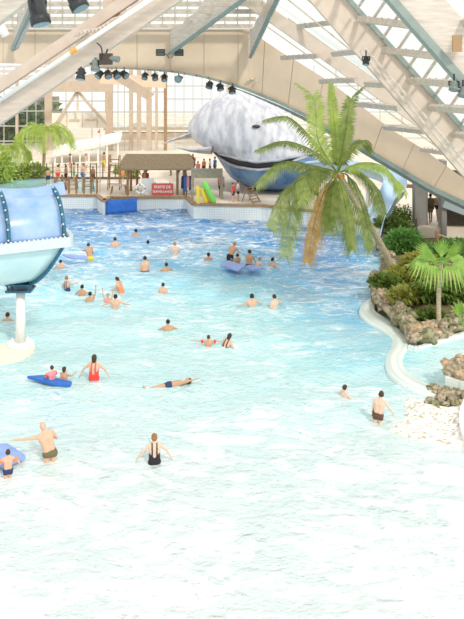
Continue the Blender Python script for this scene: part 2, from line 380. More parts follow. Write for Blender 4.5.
# rafters whose feet stand on the fascia
def foot(poly, Yn, Yfr, th, flange):
    bm = B(); A = [P(x, y, interp([(poly[0][0], Yfr), (poly[-1][0], Yn)], x)) for x, y in flange['o']]
    n = len(A); va = [bm.verts.new(p) for p in A]; vb = [bm.verts.new(p+Vector((th, .25, 0))) for p in A]
    bm.faces.new(va); bm.faces.new(vb[::-1])
    for i in range(n): bm.faces.new((va[i], vb[i], vb[(i+1) % n], va[(i+1) % n]))
    bmesh.ops.recalc_face_normals(bm, faces=bm.faces)
    o = struct('roof_beam', bm, M['limed'])
    a, b_ = flange['f']; bm = B(); beam(bm, P(*a, Yfr-.1), P(*b_, Yn-.1), .2, .45, Vector((0, 1, 0))); obj('flange', bm, M['steel'], o)
foot([(170, 0), (280, 0)], 39, 49.4, .15, dict(o=[(170, 53), (170, 29), (182, 25), (186, 18), (196, 13), (200, 4), (220, -14), (262, -14), (172, 53)], f=((171, 53), (262, -14))))
foot([(250, 0), (290, 0)], 39, 49.4, .15, dict(o=[(249.5, 56), (250, 29), (253, 28), (256, 20), (261, 14), (266, 4), (271, -14), (284, -14), (251, 56)], f=((251, 55), (283, -14))))
foot([(13, 0), (40, 0)], 37, 49.4, .15, dict(o=[(13.5, 48), (13.5, 26), (17, 25), (17, 14), (23, 12), (25, 6), (33, -12), (42, -12), (15, 49)], f=((14.5, 49), (41, -12))))
# purlins across the top, one behind another, with their cleats
for k, (py, Y, xr) in enumerate([(26, 49.3, 253), (19, 47.3, 256), (11.5, 45.3, 260), (4, 43.3, 265), (-4, 41.3, 270)]):
    bm = B(); a, b_ = P(-30, py, Y), P(xr, py, Y); beam(bm, a, b_, .25, .28, Vector((0, 1, 0)))
    x = -25
    while x < xr: box(bm, P(x, py-3, Y-.16), (.08, .06, .34)); x += 12.5
    struct('roof_purlin', bm, M['purlin'])
pur = [((291, 27.5), (333, 22.5), 44, 41), ((333, 54), (360, 51), 42.5, 36), ((282, 58), (318, 56), 47.5, 42.5), ((320, 81.5), (356, 80), 46.5, 41), ((355, 104), (399, 108), 45, 38), ((384, 127), (424, 131), 44.5, 38), ((422, 150), (452, 154), 44, 38),
       ((366, 84), (392, 85), 40, 35.5), ((340, 20), (352, 19), 40, 36), ((359, 19), (409, 25), 34.8, 30), ((383, 50), (434, 56), 34.8, 29.5), ((408, 80.5), (456, 84), 34.5, 29), ((430, 107.5), (476, 110), 34, 29), ((452, 134), (490, 138), 34, 28.5), ((342, -8), (390, -3), 35, 30), ((447, 26), (480, 20), 29, 26)]
for a, b_, Ya, Yb in pur:
    pa, pb = P(*a, Ya), P(*b_, Yb); bm = B(); beam(bm, pa, pb, .26, .2, Vector((0, 1, 0)))
    for k in range(7): q = pa.lerp(pb, (k+.4)/7.4); box(bm, q+Vector((0, -.12, .06)), (.06, .1, .24), Matrix.Rotation(R(28), 3, 'Y'))
    struct('roof_purlin', bm, M['purlin'])
# glazing bars: long ones beside the first rafter, slanting ones between the second and the third
bm = B()
for o1, o2 in (((262, 36), (470, 178)),):
    pass
for dx in (6, 26): beam(bm, P(262+dx, 30-dx*.45, 47), P(440+dx, 156-dx*.45, 43), .07, .08)
for dx in (0, 14): beam(bm, P(286+dx, -2-dx*.3, 42), P(440+dx, 122-dx*.3, 38), .07, .08)
struct('roof_glazing_bar', bm, M['purlin'])
bm = B()
for k in range(13):
    ys = -22+k*15.0; xs_ = 351+.84*ys
    beam(bm, P(xs_, ys, 34.6), P(xs_+18.5, ys-27, 30.5), .09, .09)
struct('roof_glazing_bar', bm, M['limed'])
# panes
def pane(pts):
    bm = B(); f = bm.faces.new([bm.verts.new(p) for p in pts]); struct('roof_glass', bm, M['glass_green'])
up = Vector((0, 0, .35))
pane([P(-30, 28, 49.8)+up, P(250, 28, 49.8)+up, P(275, -20, 39)+up, P(-30, -20, 39)+up])
pane([P(262, 38, 49.2)+up, P(520, 210, 42.5)+up, P(520, 178, 40.4)+up, P(243, -14, 44.9)+up])
pane([P(243, -14, 44.9)+up, P(520, 178, 40.4)+up, P(520, 196, 34)+up, P(302, -45, 36.5)+up])
pane([P(302, -45, 36.5)+up, P(520, 196, 34)+up, P(520, 92, 27.4)+up, P(356, -95, 29.4)+up])

# big glulam crossing the upper left, with its white pipe, cable run, lamps
def line(p, q, t): return (p[0]+(q[0]-p[0])*t, p[1]+(q[1]-p[1])*t)
ga, gb, gYa, gYb = (-24, 129.5), (214, -36), 31, 27
o = rafter(ga, gYa, gb, gYb, .78, .7, 'glulam')
bm = B(); beam(bm, P(-20, 100, 31.2), P(190, -42, 27.4), .40, .5, Vector((0, 1, 0))); obj('upper_lamella', bm, M['glulam2'], o)
bm = B(); tube(bm, [P(-20, 114, 30.3), P(188, -26, 26.6)], .085, 10)
pipe = tag(obj('white_pipe', bm, M['wpipe'], smooth=True), 'straight white pipe lying along the big diagonal timber beam, upper left', 'pipe')
bm = B(); c0 = line((-20, 114), (188, -26), .452); d0 = (P(188, -26, 26.6)-P(-20, 114, 30.3)).normalized(); pc = P(*c0, 28.45); tube(bm, [pc-d0*.14, pc+d0*.14], .10, 10)
obj('coupling', bm, M['orange'], pipe)
bm = B(); pts = []
for k in range(26):
    t = k/25; x, y = 74+t*47, 36.5-t*19; pts.append(P(x, y-1.6*math.sin(t*9), 28.4-t*.6))
tube(bm, pts, .04, 6)
for k in range(9): q = pts[2+k*2]; ellipsoid(bm, q-Vector((0, 0, .04)), (.07, .07, .07), 8, ring=6)
tag(obj('bunched_cable', bm, M['purlin']), 'bunched pale cables draped over the top edge of the diagonal beam', 'cable')
bm = B(); pts = [P(97, 43, 27.9), P(101, 47, 27.7), P(102, 53, 27.7), P(101, 60, 27.8)]; tube(bm, smoothline(pts, 4), .025, 6)
tag(obj('hanging_cable', bm, M['black']), 'thin dark cable hanging across the diagonal beam down to the spotlights', 'cable')
bm = B(); beam(bm, P(110, -10, 29.2), P(110, 34, 29.6), .46, .3, Vector((0, 1, 0))); struct('roof_hanger', bm, M['glulam2'])
bm = B(); box(bm, P(117, 17, 28.6), (.22, .2, .25)); tag(obj('junction_box', bm, M['coping']), 'small brown box fixed to the pale hanger above the diagonal beam', 'junction box')
bm = B(); beam(bm, P(119, -8, 28.9), P(119, 13, 28.9), .2, .2, Vector((0, 1, 0))); struct('roof_hanger', bm, M['white'])
bm = B(); box(bm, P(457, 43.5, 26.6), (.30, .12, .56)); tag(obj('wall_box', bm, mat('tan_box', (.42, .27, .14), .6)), 'brown rectangular box on the grey-white rafter at the top right', 'box')
rafter((-30, 34), 24, (40, -20), 23, .62, .5, 'limed')
bm = B(); tube(bm, [P(-4, 17, 25), P(6, 36, 25)], .13, 10); tube(bm, [P(-4, 17, 25), P(0, 6, 24.4)], .03, 6); tag(obj('strip_lamp', bm, M['wpipe'], smooth=True), 'short white tube lamp beneath the greenish beam in the top left corner', 'lamp')

# ------------------------------------------------------------------ stage lamps
def lamp(loc, aim, r, ln, label, grp=None, body='black', hang=.25, lens='lens', name='spotlight'):
    t = thing(name, label, 'spotlight', loc, group=grp); rt = lookrot(Vector(aim))
    bm = B(); rings = tube(bm, [rt @ Vector((0, 0, -ln*.5)), rt @ Vector((0, 0, -ln*.42)), rt @ Vector((0, 0, ln*.18)), rt @ Vector((0, 0, ln*.2)), rt @ Vector((0, 0, ln*.5))], [r*.62, r*.8, r*.86, r, r], 16, cap=True)
    obj('housing', bm, M[body], t, True)
    bm = B(); tube(bm, [rt @ Vector((0, 0, ln*.49)), rt @ Vector((0, 0, ln*.53))], r*.84, 16); obj('lens', bm, M[lens], t)
    bm = B()
    side = rt @ Vector((1, 0, 0))
    for s in (-1, 1): tube(bm, [side*s*r, side*s*r*1.1+Vector((0, 0, hang*.6))], .02+r*.05, 6)
    tube(bm, [side*-r*1.1+Vector((0, 0, hang*.6)), side*r*1.1+Vector((0, 0, hang*.6))], .02+r*.05, 6); tube(bm, [(0, 0, hang*.6), (0, 0, hang+r)], .02+r*.08, 6)
    obj('bracket', bm, M['black'], t)
    return t
lamp(P(38, 11, 22), (.25, -.15, -.9), .28, .78, 'very large dark barrel spotlight hanging at the top left', hang=.5, body='black')
lamp(P(75, -2, 22), (.45, -.2, -.8), .26, .7, 'dark barrel spotlight cut off by the top of the picture', hang=.5)
lamp(P(81, 74, 28), (-.05, -.3, -.9), .16, .40, 'small dark can spotlight under the diagonal beam, lowest of that cluster', hang=.1, body='black')
lamp(P(95.5, 65, 28), (.0, -.3, -.9), .16, .40, 'small can spotlight touching the dark box under the diagonal beam', hang=.1, body='lampgrey')
t = thing('projector', 'dark box with a grey snout under the big diagonal beam', 'projector', P(106, 59, 28))
bm = B(); box(bm, (0, 0, 0), (.42, .4, .40)); obj('housing', bm, mat('box_brown', (.07, .055, .045), .6), t)
bm = B(); tube(bm, [(.12, -.1, .05), (.48, -.2, -.02)], [.09, .12], 12); obj('snout', bm, M['lampgrey'], t)
bm = B(); tube(bm, [(0, 0, .15), (.05, 0, .35)], .03, 6); obj('bracket', bm, M['black'], t)
for k, x in enumerate((99.5, 108, 116.3, 124.3)):
    lamp(P(x, 74.3, 49.8), ((-.5, .2, .4, .7)[k], -.5, -.6), .24, .45, ('first', 'second', 'third', 'fourth')[k]+' from the left in the row of four dark lamps below the beige panels', 'row of four lamps', hang=.2)
for k, x in enumerate((145, 154.8, 164.2)):
    lamp(P(x, 76+k*.9, 49.8), ((-.1, .2, .1)[k], -.5, -.7), .19, .42, ('leftmost', 'middle', 'rightmost')[k]+' of the three small black lamps under the middle of the arch', 'three lamps under the arch', hang=.2)
lamp(P(178.7, 78.7, 49.8), (-.3, -.8, -.3), .24, .3, 'tilted glass-fronted floodlight under the arch, the only pale one there', hang=.2, body='lampgrey')
for k, (x, y) in enumerate(((209.6, 85), (220, 87), (232, 90))):
    lamp(P(x, y, 49.7), ((-.2, .2, .1)[k], -.4, -.8), .22, .42, ('first', 'second', 'last')[k]+' of the three black lamps hanging above the whale', 'three lamps above the whale', hang=.2)
for k, x in enumerate((160.5, 179)):
    t = thing('floodlight', ('left', 'right')[k]+' one of the two black floodlights on the panel below the beam foot', 'floodlight', P(x, 52.5, 48.9), group='pair of floodlights')
    bm = B(); box(bm, (0, 0, 0), (.55, .25, .42)); bmesh.ops.bevel(bm, geom=bm.edges[:], offset=.06, segments=2); obj('housing', bm, M['black'], t)
    bm = B()
    for j in range(4): box(bm, (0, -.14, -.13+.085*j), (.44, .03, .03))
    obj('grille', bm, M['lampgrey'], t)
    bm = B(); tube(bm, [(0, .1, -.1), (.35*(1 if k == 0 else -1), .2, -.1), (.5*(1 if k == 0 else -1), .3, -.35)], .03, 6); obj('bracket', bm, M['black'], t)
lamp(P(366, 61, 32.9), (-.1, -.3, -.8), .14, .32, 'small dark lamp under the wide rafter above the palm', hang=.3, body='black')
for k, (x, y) in enumerate(((454, 86), (463, 92))):
    lamp(P(x, y, 26.6), (-.2, -.3, -.8), .16, .32, ('upper', 'lower')[k]+' of the two grey lamps at the right edge below the rafter', 'two grey lamps', hang=.25, body='lampgrey')
bm = B(); ellipsoid(bm, fas(252, 79, -.15), (.14, .12, .1), 10, ring=8)
for s in (-1, 1): ellipsoid(bm, fas(252+s*4, 80.5, -.2), (.1, .1, .08), 10, ring=8)
tag(obj('emergency_lamp', bm, M['limed']), 'small pale twin-headed lamp on the beige panel above the whale', 'lamp')

# ------------------------------------------------------------------ far glazed front
FY = 82
def col(x, y0, y1, wd, m='farwood', Y=FY, t=.4):
    bm = B(); beam(bm, P(x, y0, Y), P(x, y1, Y), wd*Y/F, t, Vector((0, 1, 0))); struct('column', bm, M[m])
yb = 52+(H-DZ)*F/FY
for x, wd in ((-4, 3), (17, 2.2), (48.5, 7), (109, 7.5), (131, 3.5), (139, 4), (149, 5), (228, 3)): col(x, 66, yb, wd)
col(165.5, 72, yb, 3, 'coping'); col(156.5, 72, yb, 2.4)
bm = B()
for x in [4, 27, 36] + [66, 92] + [118, 124.5] + [175, 184, 193, 202, 211, 220, 236, 250, 270, 292, 314, 336, 358, 380, 402]: beam(bm, P(x, 66, FY), P(x, yb, FY), .07, .1, Vector((0, 1, 0)))
for x0, x1, ys in ((-30, 45, (72, 88, 111, 126, 141)), (52, 105, (101, 112)), (113, 165, (92, 112, 130)), (167, 430, (86, 99, 112, 125, 138))):
    for y in ys: beam(bm, P(x0, y, FY), P(x1, y, FY), .09, .1, Vector((0, 0, 1)))
struct('window_1_frame', bm, mat('mullion', (.50, .52, .48), .5))
bm = B(); bm.faces.new([bm.verts.new(p) for p in (P(-60, 60, FY+.1), P(440, 60, FY+.1), P(440, yb, FY+.1), P(-60, yb, FY+.1))]); struct('window_1', bm, M['glass'])
# white louvres under the fascia at far left
bm = B()
for y in (66.5, 71): beam(bm, P(-30, y, 56), P(60, y, 56), .14, .2, Vector((0, 1, 0)))
beam(bm, P(-30, 76.5, 56), P(75, 78.5, 56), .36, .3, Vector((0, 1, 0))); struct('trim_louvre', bm, M['glulam2'])
# timber tie, solid panels and V-brace of the middle bay
bm = B(); bm.faces.new([bm.verts.new(p) for p in (P(44, 92, 79), P(113, 92, 79), P(113, 74, 79), P(90, 74, 79), P(60, 82, 79), P(44, 88, 79))])
solid(bm, geom=bm.faces[:], thickness=.2); struct('wall_tie_panel', bm, M['farwood'])
bm = B(); beam(bm, P(113, 72, 70), P(150, 96, 78), .9, .4, Vector((0, 1, 0))); struct('roof_beam', bm, M['glulam2'])
bm = B(); beam(bm, P(100, 78, 76), P(166, 83, 76), 1.0, .3, Vector((0, 1, 0))); struct('roof_beam', bm, M['panel'])
for a, b_ in (((77.5, 91), (54, 127)), ((77.5, 91), (107, 125))):
    bm = B(); beam(bm, P(*a, 79.5), P(*b_, 79.5), .26, .25, Vector((0, 1, 0))); struct('truss_brace', bm, M['farwood'])
bm = B(); beam(bm, P(77.5, 88, 79.6), P(77.5, 114, 79.6), .18, .2, Vector((0, 1, 0))); struct('truss_brace', bm, M['glulam'])
bm = B(); box(bm, P(79, 120.5, 80.2), (5.4, .2, 1.5)); pw = struct('wall_gallery_panel', bm, M['cream'])
bm = B()
for x in (74.5, 90): box(bm, P(x, 120, 80.0), (1.0, .08, .14))
obj('slot', bm, M['purlin'], pw)
bm = B()
for x in (67, 82.5, 97): box(bm, P(x, 120.5, 80.05), (.05, .06, 1.5))
obj('joint', bm, M['purlin'], pw)

# the glasshouse with the white sloping roof
gh = thing('glasshouse', 'white glazed pavilion with sloping slatted roof behind the railings', 'pavilion', P(85, 178, 72))
def rel(t, p): return Vector(p)-t.location
bm = B(); qs = [P(52, 156, 71), P(120, 141, 71), P(122, 133, 77), P(56, 148, 77)]
bm.faces.new([bm.verts.new(rel(gh, p)) for p in qs]); solid(bm, geom=bm.faces[:], thickness=.12)
obj('roof', bm, M['white'], gh)
bm = B()
for k in range(5): t = k/4; beam(bm, rel(gh, qs[0].lerp(qs[3], t)+Vector((0, 0, .12))), rel(gh, qs[1].lerp(qs[2], t)+Vector((0, 0, .12))), .14, .1)
obj('roof_rib', bm, M['white'], gh)
bm = B()
for x in (55, 62, 71, 80, 89, 98, 107, 118): beam(bm, rel(gh, P(x, 157-(x-52)*.22, 71.2)), rel(gh, P(x, 168, 71.2)), .13, .13)
beam(bm, rel(gh, P(52, 164, 71.2)), rel(gh, P(120, 161, 71.2)), .1, .1, Vector((0, 0, 1))); obj('frame', bm, M['white'], gh)
bm = B(); bm.faces.new([bm.verts.new(rel(gh, p)) for p in (P(55, 157, 71.3), P(118, 143, 71.3), P(118, 168, 71.3), P(55, 168, 71.3))]); obj('glass', bm, M['glass'], gh)

# planting outside the left windows, building across
rnd = random.Random(4)
def leafcloud(bm, c, rr, n, ls, rnd, lw=.5, up=.2):
    for _ in range(n):
        d = Vector((rnd.gauss(0, 1), rnd.gauss(0, 1), rnd.gauss(0, 1))).normalized(); k = rnd.uniform(.55, 1)
        p = Vector(c)+Vector((d.x*rr[0], d.y*rr[1], d.z*rr[2]))*k
        dd = (d+Vector((rnd.uniform(-.7, .7), rnd.uniform(-.7, .7), up+rnd.uniform(-.5, .6)))).normalized(); s = dd.cross(Vector((rnd.gauss(0, 1), rnd.gauss(0, 1), rnd.gauss(0, 1))))
        if s.length < .05: continue
        s.normalize(); L_ = ls*rnd.uniform(.6, 1.3); W_ = L_*lw*.5
        a = bm.verts.new(p); b = bm.verts.new(p+dd*L_*.45+s*W_); c_ = bm.verts.new(p+dd*L_-Vector((0, 0, L_*.2))); e = bm.verts.new(p+dd*L_*.45-s*W_)
        bm.faces.new((a, b, c_, e))
def shrub(name, label, base, rr, n, ls, m, seed, lw=.5, stems=5, cat='shrub', group=None, clumps=5):
    rd = random.Random(seed); t = thing(name, label, cat, base, group=group)
    bm = B()
    for k in range(clumps):
        c = Vector((rd.uniform(-.5, .5)*rr[0], rd.uniform(-.5, .5)*rr[1], rr[2]*rd.uniform(.5, 1.1)))
        leafcloud(bm, c, (rr[0]*.65, rr[1]*.65, rr[2]*.6), n//clumps, ls, rd, lw)
    obj('foliage', bm, M[m], t)
    bm = B()
    for k in range(stems):
        a = rd.uniform(0, 6.28); tube(bm, [(.1*math.cos(a), .1*math.sin(a), -.05), (.3*rr[0]*math.cos(a), .3*rr[1]*math.sin(a), rr[2]*.5), (.5*rr[0]*math.cos(a), .5*rr[1]*math.sin(a), rr[2])], [.05, .04, .015], 6)
    obj('stem', bm, M['wood'], t); return t
for k, (x, y) in enumerate(((-6, 128), (10, 122), (28, 130), (40, 118))):
    shrub('tree', 'dark leafy tree outside the far left windows, behind the glass', P(x, 150, 90), (2.2, 1.8, 3.4), 700, .8, 'tree', 40+k, cat='tree', group='trees outside the left windows')

bm = B(); box(bm, P(20, 128, 96)+Vector((0, 0, -1)), (9, 2, 9.5)); box(bm, P(20, 128, 94.8)+Vector((0, 0, .3)), (9.4, .3, .4))
tag(obj('building', bm, mat('brick_brown', (.34, .29, .24), .8, var=.3, scale=1)), 'brown building outside behind the trees at the far left windows', 'building')
bm = B(); box(bm, P(165, 142, 92)+Vector((0, 0, -.6)), (13.5, 1, 3.4)); box(bm, P(165, 128, 92)+Vector((0, -.1, 0)), (13.9, 1.4, .3))
tag(obj('garden_wall', bm, mat('outside_wall', (.62, .50, .38), .8, var=.25, scale=.8)), 'low beige wall outside the glass behind the straw-roofed hut', 'wall')
for k, (x, c_) in enumerate(((118, 'white'), (140, 'limed'), (196, 'white'))):
    t = thing('parasol', ('white parasol outside behind the tall ladder chair', 'beige parasol outside above the hut roof', 'white parasol outside left of the whale')[k], 'parasol', P(x, 160, 87)); t.location.z = DZ
    bm = B(); tube(bm, [(0, 0, 0), (0, 0, 2.5)], .04, 8); obj('pole', bm, M['limed'], t)
    bm = B(); bmesh.ops.create_cone(bm, cap_ends=False, segments=8, radius1=1.5, radius2=.03, depth=.55, matrix=Matrix.Translation((0, 0, 2.3))); solid(bm, bm.faces[:], .02); obj('canopy', bm, M[c_], t)
# ------------------------------------------------------------------ palms
def frond(bm, path, llen, n, droop, rnd, wid=.055):
    path = smoothline(path, 6); m = len(path)
    tube(bm, path, [.035*(1-.8*i/m) for i in range(m)], 5)
    L_ = [0]
    for a, b in zip(path, path[1:]): L_.append(L_[-1]+(b-a).length)
    tot = L_[-1]
    for k in range(n):
        s = tot*(.10+.90*(k+.5)/n); i = max(j for j in range(m-1) if L_[j] <= s); p = path[i].lerp(path[i+1], (s-L_[i])/(L_[i+1]-L_[i])); d = (path[i+1]-path[i]).normalized()
        side = d.cross(Vector((0, 0, 1)))
        if side.length < .6: side = Vector((1, .3, 0))
        side.normalize(); u = s/tot; ll = llen*math.sin(math.pi*(.12+.80*u))**.6*rnd.uniform(.85, 1.1)
        for sg in (-1, 1):
            dr = (side*sg*.85+d*.75+Vector((0, 0, .15-droop*.4))).normalized(); w_ = wid*rnd.uniform(.8, 1.2)
            q1 = p+dr*ll*.5; q2 = p+dr*ll*.92-Vector((0, 0, droop*ll*.55)); nn = d*w_
            a = bm.verts.new(p-nn*.4); b = bm.verts.new(p+nn*.4); c = bm.verts.new(q1+nn*.5); e = bm.verts.new(q1-nn*.5); g = bm.verts.new(q2)
            bm.faces.new((a, b, c, e)); bm.faces.new((e, c, g))
t = thing('palm_tree', 'tall feathery coconut palm leaning over the pool from the planted bank', 'palm tree', G(396, 277, .6)); rd = random.Random(7)
crown = P(338, 173, 35)
bm = B(); tp = smoothline([rel(t, G(397, 281, .45)), rel(t, P(388, 259, 36.6)), rel(t, P(375, 234, 36)), rel(t, P(357, 204, 35.4)), rel(t, crown)], 5)
tube(bm, tp, [.17-.05*i/len(tp)+.012*(i % 2) for i in range(len(tp))], 12); obj('trunk', bm, M['trunk'], t, True)
fr = [((298, 84), ((318, 140), (314, 100)), -.3, 'palmpale', .62, .5), ((331, 84), ((336, 140), (333, 110)), .5, 'palmpale', .4, .4), ((362, 88), ((345, 135), (350, 103)), -.8, 'palm', .5, .4),
      ((266, 119), ((318, 146), (290, 118)), .7, 'palm', .62, .8), ((258, 149), ((315, 152), (285, 141)), -.6, 'palm', .6, .8), ((257, 183), ((315, 166), (283, 162)), -1.2, 'palm', .72, .9),
      ((270, 228), ((318, 172), (288, 190)), -1.6, 'palm', .85, 1.0), ((284, 256), ((318, 178), (293, 208)), -.9, 'palm', .8, 1.0), ((302, 205), ((322, 168), (306, 176)), -2.2, 'palm', .8, .9), ((307, 262), ((325, 190), (314, 225)), .3, 'palmdead', .75, .9),
      ((352, 250), ((342, 190), (348, 220)), -.9, 'palm', .72, 1.1), ((371, 250), ((350, 178), (364, 212)), .4, 'palm', .66, 1.1), ((405, 192), ((360, 163), (384, 167)), -.6, 'palmpale', .62, 1.0),
      ((372, 152), ((348, 152), (362, 140)), .9, 'palm', .5, .7), ((328, 232), ((333, 190), (330, 212)), -1.5, 'palm', .7, 1.1), ((344, 120), ((340, 150), (345, 130)), 1.2, 'palm', .5, .6), ((385, 215), ((356, 170), (374, 186)), 1.0, 'palm', .6, 1.0)]
for tip, mids, dy, m, ll, dr in fr:
    bm = B(); frond(bm, [rel(t, crown), rel(t, P(*mids[0], 35+dy*.5)), rel(t, P(*mids[1], 35+dy)), rel(t, P(*tip, 35+dy*1.4))], ll*1.3, 64, dr, rd, .06)
    o = obj('frond', bm, M[m], t)
    if m == 'palmdead': o['label'] = 'withered orange frond'
bm = B()
for k in range(5): a = k*1.3; ellipsoid(bm, rel(t, crown)+Vector((.2*math.cos(a), .2*math.sin(a), -.15)), (.1, .1, .13), 8, ring=6)
obj('coconut', bm, M['palmdead'], t)
# far palms at the left
def farpalm(base, crown, n, ln, label, seed, m='palmpale'):
    rd = random.Random(seed); t = thing('palm_tree', label, 'palm tree', base); c = rel(t, crown)
    bm = B(); tube(bm, smoothline([Vector((0, 0, -.1)), c*.5+Vector((.1, 0, 0)), c], 4), .14, 8); obj('trunk', bm, M['trunk'], t, True)
    for k in range(n):
        a = 2*math.pi*k/n+rd.uniform(-.2, .2); e = rd.uniform(.3, 1.0); h = Vector((math.cos(a), math.sin(a), 0)); l_ = ln*rd.uniform(.8, 1.1)
        bm = B(); frond(bm, [c, c+h*l_*.4+Vector((0, 0, l_*.35*e)), c+h*l_*.8+Vector((0, 0, l_*.15*(e-.3))), c+h*l_+Vector((0, 0, -l_*.45))], .8, 20, 1, rd, .1); obj('frond', bm, M[m], t)
farpalm(G(43, 172, .92), P(43, 133, 65.5), 16, 2.7, 'light green palm in front of the far left windows', 1)
farpalm(G(7, 176, .92), P(8, 151, 65), 13, 2.2, 'small bright palm at the left edge behind the back basin', 2)
shrub('shrub', 'low lime green shrub between the two far palms', G(30, 178, .92), (1.6, .8, .7), 500, .4, 'palmpale', 5)
shrub('shrub', 'bushy pale green plant at the far left edge above the slide', G(-2, 184, .92), (1.0, .8, 1.7), 500, .4, 'palmpale', 6)
# fan palm on the island
t = thing('fan_palm', 'young fan palm with pleated leaves on the rocky island', 'palm', G(439, 326, .5)); rd = random.Random(3)
fc = P(441, 262, 30.9); c = rel(t, fc)
bm = B(); tube(bm, smoothline([Vector((0, 0, -.1)), c*.5+Vector((-.05, 0, 0)), c], 5), [.09]*10+[.06], 10); obj('trunk', bm, M['trunk'], t, True)
def fanleaf(bm, base, tipdir, L_, spread, nrm, n=17, droop=.1, stalk=.5):
    tipdir = tipdir.normalized(); hub = base+tipdir*stalk; tube(bm, [base, hub], .02, 5)
    side = tipdir.cross(nrm).normalized(); nn = side.cross(tipdir).normalized()
    prev = None
    for k in range(n+1):
        a = -spread/2+spread*k/n; d = tipdir*math.cos(a)+side*math.sin(a); l_ = L_*(1-.25*abs(a)/(spread/2)); off = nn*(.035 if k % 2 else -.035)
        p1 = hub+d*l_*.6+off; p2 = hub+d*l_-Vector((0, 0, droop*l_))
        v = (bm.verts.new(hub+d*.05), bm.verts.new(p1), bm.verts.new(p2))
        if prev:
            bm.faces.new((prev[0], prev[1], v[1], v[0]))
            if k % 2: bm.faces.new((prev[1], prev[2], v[1]))
            else: bm.faces.new((prev[1], v[2], v[1]))
        prev = v
V = Vector
for dr, L_, sp, nr, dp, st in [((-.95, -.2, .6), 1.05, 1.25, (.5, -.7, .6), .0, .25), ((.8, -.1, .75), 1.0, .85, (-.5, -.7, .4), 0, .2), ((-.15, -.75, .45), .6, 1.5, (0, .5, 1), .05, .12), ((.2, .6, .6), .9, 1.2, (0, -.3, 1), .0, .2),
                           ((-.9, -.3, .0), .95, 1.9, (0, -.3, 1), .6, .5), ((-.6, -.8, -.1), .9, 1.9, (0, -.2, 1), .85, .45), ((.3, -1, -.1), .9, 1.9, (0, -.2, 1), .9, .4), ((.9, -.4, -.1), 1.1, 2.0, (0, -.6, 1), .55, .4), ((.9, .4, .1), 1.0, 2.0, (0, -.6, 1), .4, .4), ((-.8, .5, 0), 1.0, 2.0, (0, -.6, 1), .4, .4), ((0, .9, -.1), 1.0, 2.0, (0, 0, 1), .5, .4)]:
    bm = B(); fanleaf(bm, c, V(dr), L_, sp, V(nr), 18, dp, st); obj('leaf', bm, M['fan'], t)
bm = B()
for k in range(5): fanleaf(bm, V((0, 0, .0)), V((-.5+k*.2, -.2+.2*(k % 3), 1)), .9, .5, V((0, -1, .2)), 5, .2, .3)
tag(obj('agave', bm, M['fan']), 'spiky yellow-green plant at the right edge beside the fan palm trunk', 'plant').location = G(463, 325, .5)

# ------------------------------------------------------------------ the island bank at the right
RZ = .45
isl = [(376, 243), (386, 256), (394, 268), (382, 276), (373, 287), (371, 298), (378, 305), (390, 313), (402, 326), (411, 340), (424, 341), (444, 336), (470, 327)]
ip = plan(isl, .25)
back = [V((14, 38, 0)), V((30, 38, 0)), V((30, 48.0, 0)), V((11, 49, 0))]
bm = B(); slab(bm, [(p.x, p.y) for p in ip]+[(p.x, p.y) for p in back], -2.6, .30); struct('ground_island', bm, M['soil'])
# gravel mound body, lumpy soil under the plants
bm = B(); n = 34; gv = []
a0, a1, b0, b1 = G(374, 300, .3), G(470, 330, .3), G(386, 236, .3), G(480, 236, .3)
for j in range(n+1):
    row = []
    for i in range(n+1):
        u, v = i/n, j/n; p = (a0.lerp(a1, u)).lerp(b0.lerp(b1, u), v)
        ed = min(u*4, (1-u)*4+.3, v*4, (1-v)*4, 1); p.z = .28+ed*(.28+.25*noise.noise(V((p.x*.8, p.y*.8, 0)))+.1*noise.noise(V((p.x*3, p.y*3, 0)))); row.append(bm.verts.new(p))
    gv.append(row)
for j in range(n):
    for i in range(n): bm.faces.new((gv[j][i], gv[j][i+1], gv[j+1][i+1], gv[j+1][i]))
struct('ground_planting_bed', bm, M['soil'], True)
# white tiled retaining wall under the rocks on the channel side
def wallrun(pts, z0, z1, th, m, name):
    bm = B()
    for a, b in zip(pts, pts[1:]):
        d = (b-a); c = (a+b)/2; c.z = (z0+z1)/2; box(bm, c, (d.length+.02, th, z1-z0), Matrix.Rotation(math.atan2(d.y, d.x), 3, 'Z'))
    return struct(name, bm, m)
wallrun(smoothline(plan([(409, 345), (418, 346.5), (432, 342), (448, 337), (480, 327)], .22), 3), -.8, .22, .14, M['tile2'], 'wall_channel')
# the low sill that separates the pool from the channel: an S-shaped wide white ledge just awash
outer = [(377, 296), (364, 303), (359, 312), (366, 321), (380, 329), (391, 338), (391, 347), (386, 356), (386, 368), (394, 379), (408, 388), (424, 394), (445, 399)]
inner = [(380, 303), (375, 307), (376, 312), (384, 318), (396, 327), (408, 340), (408, 349), (403, 357), (403, 366), (408, 374), (420, 382), (436, 388), (452, 391)]
po = smoothline(plan(outer, .06), 5); pi_ = smoothline(plan(inner, .06), 5)
bm = B(); rows = []
for a, b in zip(po, pi_):
    r_ = []
    for t_, z in ((0, -1.6), (0, .06), (.08, .13), (.5, .10), (.92, .14), (1, .08), (1, -1.2)):
        p = a.lerp(b, t_); r_.append(bm.verts.new((p.x, p.y, z)))
    rows.append(r_)
for a, b in zip(rows, rows[1:]):
    for i in range(6): bm.faces.new((a[i], a[i+1], b[i+1], b[i]))
bmesh.ops.recalc_face_normals(bm, faces=bm.faces)
struct('trim_pool_sill', bm, M['tile2'], True)
# channel floor: shallower than the pool
bm = B(); cf = plan([(409, 340), (404, 352), (403, 366), (412, 378), (440, 392), (500, 398), (500, 320)], -.35); slab(bm, [(p.x, p.y) for p in cf], -.6, -.42)
struct('channel_floor', bm, mat('channel_floor', (.62, .86, .86), .6, var=.05))

